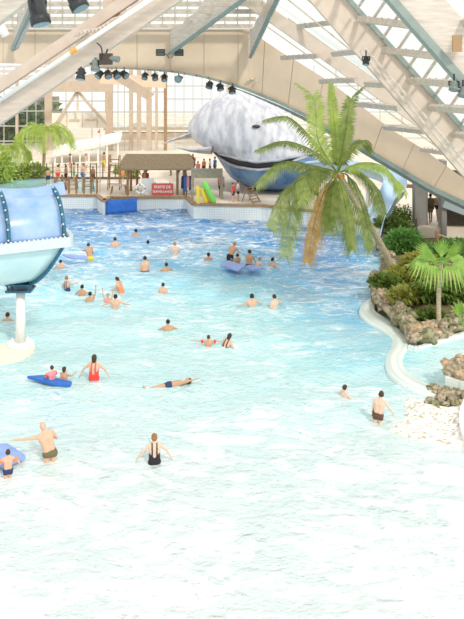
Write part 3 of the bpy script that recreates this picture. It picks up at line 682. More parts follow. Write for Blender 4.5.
# boulders
def rockmesh(seed, m):
    rd = random.Random(seed); bm = B(); bmesh.ops.create_icosphere(bm, subdivisions=3, radius=1)
    o = V((rd.uniform(0, 50), rd.uniform(0, 50), 0))
    for v in bm.verts:
        p = v.co.copy(); k = 1+.5*noise.noise(p*1.2+o)+.3*noise.noise(p*2.4+o)+.12*noise.noise(p*5+o); v.co = p*k
    me = bpy.data.meshes.new('boulder'); bm.to_mesh(me); bm.free(); me.materials.append(m)
    for p in me.polygons: p.use_smooth = True
    return me
RM = [rockmesh(k, M[('rock', 'rock2', 'rock', 'rock3')[k % 4]]) for k in range(12)]
rr_ = random.Random(11)
def rock(p, s, label, group, name='boulder'):
    o = bpy.data.objects.new(name, rr_.choice(RM)); C.objects.link(o); o.location = p; o.scale = (s*rr_.uniform(.75, 1.35), s*rr_.uniform(.75, 1.2), s*rr_.uniform(.6, 1.1)); o.rotation_euler = (rr_.uniform(-.5, .5), rr_.uniform(-.5, .5), rr_.uniform(0, 6.3))
    tag(o, label, 'boulder', group); return o
border = [(377, 285), (375, 296), (383, 304), (393, 312), (402, 321), (409, 331), (416, 338), (430, 336), (445, 331), (462, 326), (478, 322)]
bp_ = smoothline(plan(border, .35), 4)
for k, p in enumerate(bp_):
    rock(p+V((0, 0, .02)), rr_.uniform(.15, .31), 'rough brown boulder edging the planted island along the water', 'boulders edging the island')
    q = p+V((rr_.uniform(.05, .3), rr_.uniform(.25, .5), .22)); rock(q, rr_.uniform(.13, .26), 'rough brown boulder edging the planted island along the water', 'boulders edging the island')
for k in range(34):
    t_ = rr_.random(); a = bp_[int(t_*(len(bp_)-1))]; rock(a+V((rr_.uniform(-.05, .3), rr_.uniform(.0, .9), rr_.uniform(.2, .35))), rr_.uniform(.12, .22), 'rough brown boulder edging the planted island along the water', 'boulders edging the island')
for k, (x, y) in enumerate([(380, 247), (384, 252), (388, 257), (392, 262), (396, 266), (391, 271), (384, 275), (379, 279)]):
    rock(G(x, y, .35), rr_.uniform(.22, .34), 'mossy boulder on the bank behind the leaning palm trunk', 'boulders behind the palm trunk')
# rocks on the lower right block, and in the cascade
bm = B(); q = plan([(446, 388), (446, 366), (452, 358), (500, 350), (500, 396)], .32); 
blk = plan([(445, 377.5), (500, 392), (500, 372), (452, 366)], .5); slab(bm, [(p.x, p.y) for p in blk], -.8, .5); struct('wall_tiled_block', bm, M['tile2'])
for x, y, s in ((448, 366, .26), (455, 364, .28), (462, 362, .28), (450, 370, .22), (458, 370, .24), (466, 370, .26), (472, 362, .3), (462, 375, .22)):
    rock(G(x, y, .62), s, 'grey-brown boulder heaped on the white tiled block at the right edge', 'boulders on the tiled block')
for k in range(26):
    x, y = rr_.uniform(430, 470), rr_.uniform(390, 406)
    if y < 386+(460-x)*.12: continue
    rock(G(x, y, .1), rr_.uniform(.10, .20), 'small brown rock at the foot of the tiled block', 'rocks below the tiled block')
for x, y in ((432, 388), (436, 389.5), (441, 391), (446, 393), (451, 401), (456, 404)): rock(G(x, y, .12), .15, 'small brown rock at the foot of the tiled block', 'rocks below the tiled block')
# cascade apron: pebble ramp under racing foam
mc = mat('cascade', (.95, .95, .92), .5, col2=(.48, .39, .24), scale=8, stretch=(1, 1.6, 1), detail=6, lo=.36, hi=.52, bump=.7, bscale=8)
bm = B(); n = 44; cs = []
for j in range(n+1):
    row = []
    for i in range(n+1):
        u, v = i/n, j/n; p = (G(358, 434, 0).lerp(G(470, 470, 0), u)).lerp(G(384, 393, 0).lerp(G(476, 400, 0), u), v)
        ed = min(1, u*2.6)*min(1, v*3.5, (1-v)*7); wob = noise.noise(V((p.x*1.1, p.y*1.1, 4)))
        p.z = -.22+ed*(.31+.2*wob)+.14*noise.noise(V((p.x*3.2, p.y*3.2, 0)))*ed; row.append(bm.verts.new(p))
    cs.append(row)
for j in range(n):
    for i in range(n): bm.faces.new((cs[j][i], cs[j][i+1], cs[j+1][i+1], cs[j+1][i]))
struct('ground_cascade', bm, mc, True)
bm = B(); e = [G(464, 398, .3), G(460, 408, .3), G(459, 420, .3), G(462, 432, .3), G(470, 445, .3), G(500, 445, .3), G(500, 398, .3)]; slab(bm, [(p.x, p.y) for p in e], -1, .3)
struct('trim_white_kerb', bm, M['white'])
# shrubs of the island
IS = [((404, 250), (1.0, .8, .75), 'bushg', .34, 'feathery bright green shrub behind the fan palm, left of the grey pillars', 1000, .25),
      ((388, 291), (.75, .6, .42), 'bush', .20, 'low olive shrub at the island tip, just above the boulders', 700, .5),
      ((408, 284), (.9, .7, .5), 'bushy', .26, 'yellowish broad-leaved plant left of the fan palm', 500, .5),
      ((420, 300), (1.0, .7, .40), 'bush', .22, 'dark green ground plant below the fan palm leaves', 800, .5),
      ((404, 303), (.7, .5, .40), 'bushy', .22, 'mottled yellow-green plant behind the front boulders', 500, .5),
      ((450, 300), (1.0, .7, .45), 'bush', .22, 'dark green plant right of the fan palm trunk', 700, .5),
      ((425, 320), (.7, .4, .24), 'bush', .17, 'small creeping plant at the foot of the fan palm', 500, .5),
      ((398, 236), (1.2, .8, .65), 'bush', .24, 'dark shrub at the back of the island by the slide end', 700, .5),
      ((452, 255), (1.6, .8, .40), 'bushg', .3, 'green plants behind the fan palm by the rope post', 600, .4),
      ((418, 268), (1.0, .6, .5), 'bushy', .3, 'pale yellow-green plant in the middle of the island', 400, .4)]
for k, (q, rr, m, ls, lab, n, lw) in enumerate(IS): shrub('shrub', lab, G(q[0], q[1], .45), rr, n*2, ls*1.25, m, 60+k, lw)
shrub('shrub', 'clipped brown-green hedge mound by the foot of the blue chute', G(402, 226, .6), (1.1, .8, .75), 1200, .18, 'bush', 90)

# ------------------------------------------------------------------ right-hand corridor
for x, w_, Y in ((420, 12.5, 47.0), (442.5, 5, 46.0)):
    bm = B(); beam(bm, P(x, 160, Y), P(x, 52+(H-.3)*F/Y, Y), w_*Y/F, .8, V((0, 1, 0))); struct('pillar', bm, M['pillar'])
bm = B(); box(bm, V(((445-CX)*46.6/F+2.6, 46.6, 2.0)), (5.2, .4, 4.2)); struct('wall_right', bm, M['dark'])
bm = B(); beam(bm, P(444, 201, 45.6), P(506, 224, 45.6), .7, .3, V((0, 1, 0))); struct('trim_blue_lintel', bm, M['bluebeam'])
bm = B(); beam(bm, P(404, 186, 49), P(412, 186, 49), .2, .3, V((0, 1, 0))); struct('trim_crossbar', bm, M['wood'])
bm = B()
for a, b in zip(*(lambda l: (l, l[1:]))([P(426, 180, 47), P(434, 188, 47), P(440, 198, 46.6), P(442, 210, 46.4)])): beam(bm, a, b, .25, .3, V((0, 1, 0)))
struct('trim_arch_rib', bm, M['limed'])
t = thing('rope_post', 'short wooden rope post in front of the dark wall', 'post', G(437, 247, .6))
bm = B(); tube(bm, [(0, 0, -.1), (0, 0, .85)], .1, 10); obj('post', bm, M['wood'], t)
bm = B(); tube(bm, [V((0, 0, .7)).lerp(V((2.6, -.3, .55)), k/8)-V((0, 0, .25*math.sin(math.pi*k/8))) for k in range(9)], .035, 6); obj('rope', bm, M['rope'], t)
bm = B(); tube(bm, [(0, 0, 0), (0, 0, 1.2)], .07, 8); o = tag(obj('bollard', bm, M['darkwood']), 'thin dark post at the foot of the wide grey pillar', 'post'); o.location = G(416, 240, .5)

# ------------------------------------------------------------------ blue barrel slide on its pole, left
t = thing('barrel_slide', 'big blue and white barrel water slide on a cream pole, left edge', 'water slide', (-7.9, 29.9, .06))
E = V((-6.85, 30.5, 4.15)); ax = V((.88, .47, 0)).normalized(); fdir = V((ax.y, -ax.x, 0))
def sec(s, ang, r, rz=None):        # ang 0 = front, 90 = top
    return rel(t, E+ax*s+fdir*(r*math.cos(R(ang)))+V((0, 0, (rz or r)*math.sin(R(ang)))))
def shell(angs, rad, s0, s1, name, m, n=14, bulge=0, tap=0):
    bm = B(); rows = []
    for i in range(n+1):
        s = s0+(s1-s0)*i/n; bl = bulge*math.sin(math.pi*i/n); rows.append([bm.verts.new(sec(s-tap*(i/n)**3*abs(math.sin(R(a))), a, rad(a)+bl)) for a in angs])
    for a, b in zip(rows, rows[1:]):
        for i in range(len(angs)-1): bm.faces.new((a[i], a[i+1], b[i+1], b[i]))
    solid(bm, geom=bm.faces[:], thickness=.03); return obj(name, bm, M[m], t, True)
AU = list(range(2, 179, 6))
for s0, s1 in ((-7, -2.0), (-2.0, -.1)):
    shell(AU, lambda a: 1.58 if not 68 < a < 112 else 1.58-.16*math.cos(R((a-90)*4)), s0, s1, 'upper_shell', 'slide', bulge=.03)
shell(list(range(-178, -1, 6)), lambda a: 1.80-.12*abs(math.sin(R(a)))+.0, -7, -.05, 'lower_shell', 'slidelow', bulge=.02, tap=.95)
bm = B()
for sgn in (0, 180):
    for r_, z0, z1 in ((1.86, -.18, .16), (1.97, -.14, -.06)):
        a = sec(-7, sgn, r_); b = sec(.12, sgn, r_); beam(bm, V((a.x, a.y, a.z+(z0+z1)/2)), V((b.x, b.y, b.z+(z0+z1)/2)), .16, z1-z0, V((0, 0, 1)))
for k in range(10):                    # rounded end of the rim
    a0, a1 = k*18, (k+1)*18
    def ep(a): return rel(t, E+ax*(.1+.28*math.sin(R(a)))+fdir*(1.9*math.cos(R(a))))
    beam(bm, ep(a0), ep(a1), .34, .16, V((0, 0, 1)).cross(ep(a1)-ep(a0)))
rim = obj('rim', bm, M['rim'], t)
bm = B(); ellipsoid(bm, (0, 0, 0), (.04, .04, .04), 8, ring=6); bolt0 = None
def bolt(p, par):
    global bolt0, bm
    if bolt0 is None: o = bolt0 = obj('bolt', bm, M['chrome'], par)
    else: o = bolt0.copy(); C.objects.link(o); o.parent = par
    o.location = p
for k in range(40): bolt(sec(-6.3+k*.16, 0, 1.86)+V((0, 0, .18)), rim)
for s in (-2.0, -.02):
    bm = B(); 
    for a in range(2, 178, 8): beam(bm, sec(s, a, 1.68), sec(s, a+8, 1.68), .17, .11, ax)
    fl = obj('flange', bm, M['flange'], t)
    for a in range(8, 176, 12): bolt(sec(s-.04, a, 1.76), fl)
bm = B()
for a in range(-178, 0, 8): beam(bm, sec(-.02+.95*math.sin(R(a)), a, 1.78), sec(-.02+.95*math.sin(R(a+8)), a+8, 1.78), .14, .10, ax)
obj('lower_flange', bm, M['flange'], t)
# flared lip along the top
bm = B(); rows = []
for i in range(15):
    s = -2.2+2.6*i/14; fl = .16*abs((i-7)/7)**2
    rows.append([bm.verts.new(sec(s, 70, 1.56)), bm.verts.new(sec(s, 80, 1.60+fl*.4)), bm.verts.new(sec(s, 86, 1.72+fl)), bm.verts.new(sec(s, 94, 1.72+fl)), bm.verts.new(sec(s, 110, 1.56))])
for a, b in zip(rows, rows[1:]):
    for i in range(4): bm.faces.new((a[i], a[i+1], b[i+1], b[i]))
obj('top_lip', bm, M['slide'], t, True)
bm = B(); box(bm, (0, 0, 2.08), (.95, .8, .07)); box(bm, (0, 0, 2.32), (.95, .8, .05))
for x in (-.38, .38):
    for y in (-.3, .3): tube(bm, [(x, y, 2.05), (x*1.15, y, 2.42)], .035, 6)
tube(bm, [(0, 0, 2.2), (0, 0, 2.35)], .25, 14); obj('bracket', bm, M['flange'], t)
bm = B(); tube(bm, [(0, 0, .1), (0, 0, 2.06)], [.185, .165], 20); obj('pole', bm, M['white'], t, True)
bm = B(); tube(bm, [(0, 0, .0), (0, 0, .10), (0, 0, .11)], [.5, .5, .3], 24)
for k in range(8): a = k*.785+.3; ellipsoid(bm, (.4*math.cos(a), .4*math.sin(a), .13), (.045, .045, .05), 8, ring=6)
obj('base_plate', bm, M['white'], t)
bm = B(); q = smoothline([G(x, y, .05) for x, y in ((-60, 345), (2, 343), (12, 341), (30, 341.5), (35, 345), (32, 352), (18, 360), (0, 365), (-60, 372))], 4); slab(bm, [(p.x, p.y) for p in q], -1.2, .05); struct('trim_slide_plinth', bm, M['cream'])

# ------------------------------------------------------------------ open blue chute, right
pts = smoothline([P(300, 172, 54), P(330, 170, 52.5), P(352, 172.5, 51), P(376, 178, 49.6), P(392, 186, 48.4), P(394, 197, 47.5), P(386, 210, 46.9), P(378, 226, 46.4), P(373, 241, 46.0)], 6)
t = thing('open_slide', 'open blue water chute bending down into the pool behind the palm', 'water slide', (pts[-1].x, pts[-1].y, 0))
bm = B(); rows = []
for i, p in enumerate(pts):
    d = (pts[min(i+1, len(pts)-1)]-pts[max(i-1, 0)]); h = V((d.x, d.y, 0)).normalized(); s = V((h.y, -h.x, 0)); n_ = s.cross(d.normalized())
    if n_.z < 0: n_ = -n_
    rows.append([bm.verts.new(rel(t, p+s*x+n_*z)) for x, z in ((-.72, .62), (-.66, .62), (-.60, .25), (-.38, .05), (0, 0), (.38, .05), (.60, .25), (.66, .62), (.72, .62))])
for a, b in zip(rows, rows[1:]):
    for i in range(8): bm.faces.new((a[i], a[i+1], b[i+1], b[i]))
solid(bm, geom=bm.faces[:], thickness=.05); obj('chute', bm, M['chute'], t, True)
for q in ((330, 176, 52.6), (368, 184, 50)):
    a = P(*q); bm = B(); tube(bm, [rel(t, a), rel(t, V((a.x, a.y, .6)))], .14, 10); obj('support', bm, M['white'], t)

# ------------------------------------------------------------------ the whale
sil = [(182, 136), (186, 125), (195, 112), (208, 101), (222, 93), (236, 91), (248, 95), (262, 98), (277, 106), (292, 118), (304, 131), (312, 144), (315, 156), (312, 168), (304, 178), (293, 185), (276, 189.5), (256, 189), (240, 184.5), (229, 178), (221, 166), (214, 155), (204, 148), (192, 143)]
wc = P(262, 144, 59.5)
t = thing('whale', 'huge grey-white whale figure with dark open mouth and blue underside', 'whale statue', (wc.x, wc.y, DZ)); cc = rel(t, wc)
def wsil(th):
    best = None; d = (math.cos(th), math.sin(th)); n = len(sil); m_ = 0
    for i in range(n):
        a, b = sil[i], sil[(i+1) % n]; ax_, ay = (a[0]-262), -(a[1]-144); bx, by = (b[0]-262), -(b[1]-144)
        den = d[0]*(by-ay)-d[1]*(bx-ax_)
        if abs(den) < 1e-9: continue
        tt = (ax_*(by-ay)-ay*(bx-ax_))/den; uu = (ax_*d[1]-ay*d[0])/den
        if tt > 0 and -1e-6 <= uu <= 1+1e-6: m_ = max(m_, tt)
    return m_
NT, NP = 256, 96; raw = [wsil(2*math.pi*k/NT) for k in range(NT)]
rs = [sum(raw[(k+j) % NT]*w_ for j, w_ in ((-6, .1), (-3, .2), (0, .4), (3, .2), (6, .1))) for k in range(NT)]
def mline(x): return interp([(214, 152), (219, 155.5), (228, 159.5), (240, 163.5), (258, 166), (280, 164), (292, 159.5), (304, 156), (320, 153)], x)
def mthick(x): return interp([(214, .4), (221, 2.0), (230, 3.7), (284, 3.7), (294, 1.8), (304, .6)], x)
def wpt(i, j, k_=1.0):
    th = 2*math.pi*i/NT; ph = math.pi*j/NP; rr = rs[i % NT]*math.sin(ph)**.8*58.6/800*k_; y = -math.cos(ph)*4.6*k_
    sh = (rr*math.cos(th)); yy = y-(sh*.35)
    return cc+V((sh, yy, rr*math.sin(th)))
sets = {'upper_body': [], 'mouth': [], 'lower_jaw': []}
for j in range(NP):
    for i in range(NT):
        p = [wpt(i, j), wpt(i+1, j), wpt(i+1, j+1), wpt(i, j+1)]; c = sum(p, V())/4+t.location
        px, py = CX+c.x*F/c.y, YH+(H-c.z)*F/c.y
        m0 = mline(px); k_ = 'upper_body'
        if j < NP*.5 and px > 214:
            hm = mthick(px)
            if py > m0+hm: k_ = 'lower_jaw'
            elif py > m0-hm: k_ = 'mouth'
        elif py > m0+2 and px > 212: k_ = 'lower_jaw'
        sets[k_].append((i, j))
for nm, fs in sets.items():
    bm = B(); cache = {}
    def gv_(i, j):
        key = (0 if j in (0, NP) else i % NT, j)
        if key not in cache: cache[key] = bm.verts.new(wpt(i, j, .975 if nm == 'mouth' else 1.0))
        return cache[key]
    for i, j in fs:
        vv_ = [gv_(i, j), gv_(i+1, j), gv_(i+1, j+1), gv_(i, j+1)]; u_ = []
        for v in vv_:
            if v not in u_: u_.append(v)
        if len(u_) > 2:
            try: bm.faces.new(u_)
            except ValueError: pass
    bmesh.ops.recalc_face_normals(bm, faces=bm.faces)
    obj(nm, bm, M[{'upper_body': 'whale', 'mouth': 'mouth', 'lower_jaw': 'jaw'}[nm]], t, True)
fronts = []
for j in range(NP//2):
    for i in range(NT):
        p = wpt(i, j, 1.008); q = p+t.location; fronts.append((CX+q.x*F/q.y, YH+(H-q.z)*F/q.y, p))
def onskin(px, py, k_=1.0):        # nearest point on the front of the body along this line of sight
    near_ = sorted(fronts, key=lambda f: (f[0]-px)**2+(f[1]-py)**2)[:3]; return sum((f[2] for f in near_), V())/3
for off, nm in ((-3.2, 'upper_lip'), (3.0, 'lower_lip')):
    bm = B(); lp = [onskin(x, mline(x)+(mthick(x)+.3)*(1 if off > 0 else -1)) for x in range(218, 309, 3)]; lp = [(a+b*2+c)/4 for a, b, c in zip(lp[:1]+lp, lp, lp[1:]+lp[-1:])]; tube(bm, lp, .10, 8); obj(nm, bm, M['lip'], t, True)
for (bx, by, tx, ty, dy) in ((200, 134, 162, 144, 0), (212, 150, 174, 146, -2.5)):
    bm = B(); n = 12; rows = []
    for k in range(n+1):
        u = k/n; c = P(bx+(tx-bx)*u, by+(ty-by)*u+(2.5*math.sin(u*math.pi) if dy else -1.5*math.sin(u*math.pi)), 60.5+dy); wdt = .95*(1-u)**.8+.04; th_ = .22*(1-u)+.03; c = rel(t, c)
        rows.append([bm.verts.new(c+V((0, a*wdt, b*th_))) for a, b in ((-1, 0), (-.5, .8), (0, 1), (.5, .8), (1, 0), (.5, -.8), (0, -1), (-.5, -.8))])
        for v in rows[-1]: v.co.z += .35*(v.co.y-c.y)*(-1)*(1-u)
    for a, b in zip(rows, rows[1:]):
        for i in range(8): bm.faces.new((a[i], a[(i+1) % 8], b[(i+1) % 8], b[i]))
    bm.faces.new(rows[0][::-1]); bm.faces.new(rows[-1]); bmesh.ops.recalc_face_normals(bm, faces=bm.faces)
    obj('flipper', bm, M['whale'], t, True)
bm = B(); c = onskin(256, 126.5, 1.0); ellipsoid(bm, c, (.30, .2, .13), 12, ring=8); obj('eye', bm, M['mouth'], t, True)

# ------------------------------------------------------------------ lifeguard hut and what stands round it
t = thing('lifeguard_hut', 'small open wooden hut with a straw roof on the pool edge', 'hut', P(158, 197, 57.2)); t.location.z = DZ
bm = B(); hw = 1.2; z0, z1 = 1.92, 2.80; xa, xb = -2.55, 2.6; rows = []
prof = [(-hw, z0-.12), (-hw, z0), (-hw*.5, (z0+z1)/2+.03), (0, z1), (hw*.5, (z0+z1)/2+.03), (hw, z0), (hw, z0-.12), (0, z1-.16)]
A = [bm.verts.new((xa-(.0 if abs(y) > .1 else -.25), y, z)) for y, z in prof]; Bv = [bm.verts.new((xb-(.0 if abs(y) > .1 else .35), y, z)) for y, z in prof]
for i in range(8): bm.faces.new((A[i], A[(i+1) % 8], Bv[(i+1) % 8], Bv[i]))
bm.faces.new(A[::-1]); bm.faces.new(Bv); bmesh.ops.recalc_face_normals(bm, faces=bm.faces); obj('thatched_roof', bm, M['thatch'], t)
for x, y in ((-2.05, -.9), (-1.6, .9), (-.85, -.9), (1.45, -.9), (1.9, -.9), (1.9, .9), (-2.05, .9)):
    bm = B(); tube(bm, [(x, y, 0), (x, y, 2.12)], .09, 8)
    if y < 0: tube(bm, [(x, y, 1.5), (x+.35, y, 1.98)], .05, 6)
    obj('post', bm, M['wood'], t)
bm = B(); beam(bm, (-2.3, -.9, 1.98), (2.3, -.9, 1.98), .12, .12, V((0, 0, 1))); obj('eaves_beam', bm, M['wood'], t)
bm = B(); box(bm, (-.62, -.95, .62), (.85, .08, 1.15)); bmesh.ops.bevel(bm, geom=bm.edges[:], offset=.02, segments=1)
o = tag(obj('counter_board', bm, mat('pale_board', (.78, .84, .86), .5)), 'pale blue-white board standing under the hut, in front of the person in red', 'board'); o.location = t.location
# life ring
bm = B(); n1, n2 = 28, 10; ring = []
for i in range(n1):
    a = 2*math.pi*i/n1; ring.append([bm.verts.new(((.30+.085*math.cos(2*math.pi*j/n2))*math.cos(a), .085*math.sin(2*math.pi*j/n2), (.30+.085*math.cos(2*math.pi*j/n2))*math.sin(a))) for j in range(n2)])
for i in range(n1):
    for j in range(n2):
        f = bm.faces.new((ring[i][j], ring[i][(j+1) % n2], ring[(i+1) % n1][(j+1) % n2], ring[(i+1) % n1][j])); f.material_index = 1 if (i % 7) == 0 else 0
bmesh.ops.recalc_face_normals(bm, faces=bm.faces)
o = tag(obj('life_ring', bm, [M['white'], M['lampgrey']], smooth=True), 'white life ring hung at the left front corner of the hut board', 'life ring'); o.location = P(140.5, 189, 55.9)
# red sign
t = thing('sign', 'red board with two lines of white lettering at the pool edge by the hut', 'sign', (P(162.5, 197, 55.7).x, 55.7, DZ))
bm = B(); box(bm, (0, 0, .52), (1.52, .05, .84)); obj('board', bm, mat('sign_red', (.72, .12, .10), .5), t)
for x in (-.52, .52):
    bm = B(); box(bm, (x, .05, .5), (.06, .05, 1.1)); obj('post', bm, M['wood'], t)
for txt, z, s in (('POSTE DE', .60, .26), ('SURVEILLANCE', .30, .20)):
    cu = bpy.data.curves.new('lettering', 'FONT'); cu.body = txt; cu.size = s; cu.align_x = 'CENTER'; cu.extrude = .004; cu.offset = .006; cu.materials.append(M['white'])
    o0 = bpy.data.objects.new('lettering', cu); C.objects.link(o0); me = bpy.data.meshes.new_from_object(o0.evaluated_get(bpy.context.evaluated_depsgraph_get())); bpy.data.objects.remove(o0)
    o = bpy.data.objects.new('lettering', me); C.objects.link(o); o.parent = t; o.location = (0, -.032, z); o.rotation_euler = (R(90), 0, 0)
# life vests on a rail post
t = thing('vest_rack', 'post hung with blue and purple vests at the right of the hut', 'rack', (P(186.5, 200, 56.2).x, 56.2, DZ))
bm = B(); tube(bm, [(0, 0, 0), (0, 0, 1.55)], .04, 8); tube(bm, [(-.35, 0, 1.35), (.35, 0, 1.35)], .03, 6); obj('stand', bm, M['darkwood'], t)
for k, (x, cn, zz) in enumerate(((-.27, 'navy', .55), (-.09, 'blue', .40), (.12, 'pink', .62), (.29, 'navy', .45))):
    bm = B(); 
    for s in (-1, 1): capsule(bm, (x+s*.055, -.05, zz), (x+s*.045, -.03, 1.32), .07, .045, 8)
    obj('vest', bm, CL[cn], t)
# grey timber screen and shelf
t = thing('timber_screen', 'grey-brown timber screen with a deep top beam beside the foam toys', 'screen', (P(207, 200, 54.8).x, 54.6, DZ))
bm = B(); box(bm, (0, .2, 1.78), (2.15, .3, .62)); obj('top_beam', bm, M['hut_wall'], t)
for x in (-1.0, 1.0):
    bm = B(); box(bm, (x, .2, .75), (.2, .25, 1.5)); obj('post', bm, M['hut_wall'], t)
# foam toys
def foamtube(label, m, px, py, lean_, ln, r):
    p = G(px, py, DZ+r) ; bm = B(); capsule(bm, (0, 0, 0), (math.sin(R(lean_))*ln, .25, math.cos(R(lean_))*ln), r, r, 12); o = tag(obj('foam_float', bm, M[m], smooth=True), label, 'pool float', 'foam floats by the screen'); o.location = p
foamtube('yellow foam float standing at the left of the row by the screen', 'yellow', 198.5, 202.5, -4, .95, .13)
foamtube('yellow-orange foam float leaning between the yellow and the green one', 'yellow', 206, 201.5, -22, .75, .15)
bm = B(); capsule(bm, (0, 0, 0), (-.28, .2, .75), .13, .13, 12); o = tag(obj('foam_float', bm, M['orange'], smooth=True), 'orange foam float leaning beside the green one', 'pool float', 'foam floats by the screen'); o.location = G(210, 201.5, DZ+.13)
foamtube('long bright green foam float leaning at the right of the row', 'green', 213.5, 201, -28, 1.25, .19)
bm = B()
for k in range(6): box(bm, (0, .12*k, .1+.17*k), (.7, .05, .05))
for s in (-1, 1): beam(bm, (s*.38, -.1, .0), (s*.38, .75, 1.1), .06, .06)
for s in (-1, 1): beam(bm, (s*.38, .9, .0), (s*.38, .5, 1.05), .05, .05)
for q, lb in (((257, 203.5), 'wooden slatted rack leaning on the deck under the whale'), ((247, 204), 'second smaller slatted rack left of the first under the whale')):
    me = None
o = tag(obj('slatted_rack', bm, M['wood']), 'wooden slatted rack leaning on the deck under the whale', 'rack'); o.location = G(256, 203, DZ); o.rotation_euler = (0, 0, R(50))
# blue mat hanging over the edge
bm = B(); n = 10; rows = []
for j in range(5):
    row = []
    for i in range(n+1): p = P(106.5+30.5*i/n, 200.5-2.6*i/n+14*j/4, 54.35-.05*math.sin(i*.8)-.12*j/4); row.append(bm.verts.new(p))
    rows.append(row)
for j in range(4):
    for i in range(n): bm.faces.new((rows[j][i], rows[j][i+1], rows[j+1][i+1], rows[j+1][i]))
solid(bm, geom=bm.faces[:], thickness=.08); tag(obj('blue_mat', bm, M['bluemat'], smooth=True), 'large blue foam mat hung over the tiled pool edge', 'mat')
# dark hose line along the waterline
bm = B(); tube(bm, smoothline([P(x, y, 54.4) for x, y in ((137, 212), (150, 214), (165, 214.5), (180, 213), (187, 211.5))], 5), .035, 6); tag(obj('hose', bm, M['lampgrey']), 'thin dark line looping along the tiles right of the blue mat', 'rope')
# lifeguard chair and table
def woodframe(label, name, cat, base, w_, d_, h, rungs, m='wood', seat=None):
    t = thing(name, label, cat, base)
    for sx in (-1, 1):
        for sy in (-1, 1):
            bm = B(); beam(bm, (sx*w_*.62, sy*d_*.6, 0), (sx*w_*.5, sy*d_*.5, h), .07, .07); obj('leg', bm, M[m], t)
    bm = B()
    for k in range(rungs): z = h*(k+1)/(rungs+.6); box(bm, (0, -d_*.55, z), (w_*1.08, .05, .06))
    if rungs: obj('rung', bm, M[m], t)
    bm = B(); box(bm, (0, 0, seat or h), (w_*1.1, d_*1.1, .06)); obj('seat' if rungs else 'table_top', bm, M['limed'], t); return t
woodframe('tall wooden ladder chair left of the hut', 'lifeguard_chair', 'chair', (P(114.5, 190, 58.8).x, 58.8, DZ), .7, .7, 2.5, 5, seat=1.9)
woodframe('low wooden table in front of the tall ladder chair', 'wooden_table', 'table', (P(119, 197, 56.8).x, 56.8, DZ), .9, .5, .62, 0)
for k, (x, Y) in enumerate(((60, 58.6), (72, 58.9), (88, 58.3))):
    t = woodframe(('leftmost', 'middle', 'rightmost')[k]+' brown wooden deck chair behind the rope fence on the far deck', 'deck_chair', 'chair', (P(x, 190, Y).x, Y, DZ), .55, .55, .9, 2, seat=.45)
# brown post-and-rope fence at the far edge
for k, x in enumerate((55, 62, 69, 76.5, 84, 91, 97)):
    t = thing('fence_post', 'brown wooden post of the rope fence along the far pool edge', 'post', (P(x, 190, 57.0).x, 57.0, DZ), group='fence posts along the far pool edge')
    bm = B(); tube(bm, [(0, 0, 0), (0, 0, 1.15+.2*(k % 2))], .07, 8); obj('post', bm, M['wood'], t)
    bm = B(); tube(bm, [V((-.27, 0, .9)).lerp(V((.27, 0, .9)), j/6)-V((0, 0, .12*math.sin(math.pi*j/6))) for j in range(7)], .035, 6); obj('rope', bm, M['rope'], t)
# dark railing on the middle deck
t = thing('railing', 'dark post railing running across the deck in front of the glasshouse', 'railing', (P(60, 178, 63.5).x, 63.5, DZ))
for k in range(24):
    x = P(-4+k*6.1, 100, 65).x-t.location.x; bm = B(); tube(bm, [(x, 0, 0), (x, 0, 1.25)], .045, 6); obj('post', bm, M['darkwood'], t)
bm = B(); a, b = P(-8, 100, 65).x-t.location.x, P(142, 100, 65).x-t.location.x
for z in (.5, .95): tube(bm, [(a, 0, z), (b, 0, z)], .018, 6)
obj('wire', bm, M['darkwood'], t)
bm = B(); box(bm, ((a+b)/2, 0, .07), (b-a, .3, .16)); obj('kerb', bm, M['darkwood'], t)
# flag mast
t = thing('flag_mast', 'thin mast with a small red pennant on the far deck', 'mast', (P(100, 195, 57.4).x, 57.4, DZ))
bm = B(); tube(bm, [(0, 0, 0), (0, 0, 4.6)], .03, 8); obj('pole', bm, M['limed'], t)
bm = B(); vv_ = [bm.verts.new(p) for p in ((0, 0, 4.6), (.02, .02, 4.25), (-.18, -.05, 4.3))]; bm.faces.new(vv_); solid(bm, geom=bm.faces[:], thickness=.02); obj('pennant', bm, M['red'], t)
for k, (x, y, r_) in enumerate(((129, 178, .8), (121, 174, .6), (16, 180, .9))):
    shrub('shrub', ('yellow-green bush left of the hut post', 'small pale bush beside the tall ladder chair', 'low bush behind the back basin')[k], G(x, y, .92), (r_, .5, r_*.7), 260, .3, 'palmpale', 70+k)

# ------------------------------------------------------------------ people
def remesh(bm, vox, it=2):
    me = bpy.data.meshes.new('body'); bm.to_mesh(me); bm.free(); o = bpy.data.objects.new('body', me); C.objects.link(o)
    m1 = o.modifiers.new('r', 'REMESH'); m1.mode = 'VOXEL'; m1.voxel_size = vox
    m2 = o.modifiers.new('s', 'SMOOTH'); m2.factor = .5; m2.iterations = it
    dg = bpy.context.evaluated_depsgraph_get(); me2 = bpy.data.meshes.new_from_object(o.evaluated_get(dg)); bpy.data.objects.remove(o); bpy.data.meshes.remove(me)
    for p in me2.polygons: p.use_smooth = True
    return me2
ARMS = dict(down=((.12, .02, -1), (.06, .25, -1)), out=((.75, .1, -.65), (.45, .2, -.85)), side=((1, .15, -.05), (1, .2, .0)), up=((.35, .1, 1), (.05, .1, 1)), fwd=((.25, .9, -.45), (0, 1, .1)), fwdlow=((.3, .55, -.8), (-.1, .9, -.35)), hip=((.7, -.1, -.75), (-.55, .35, -.6)), wide=((.85, .3, -.5), (.6, .6, -.3)))
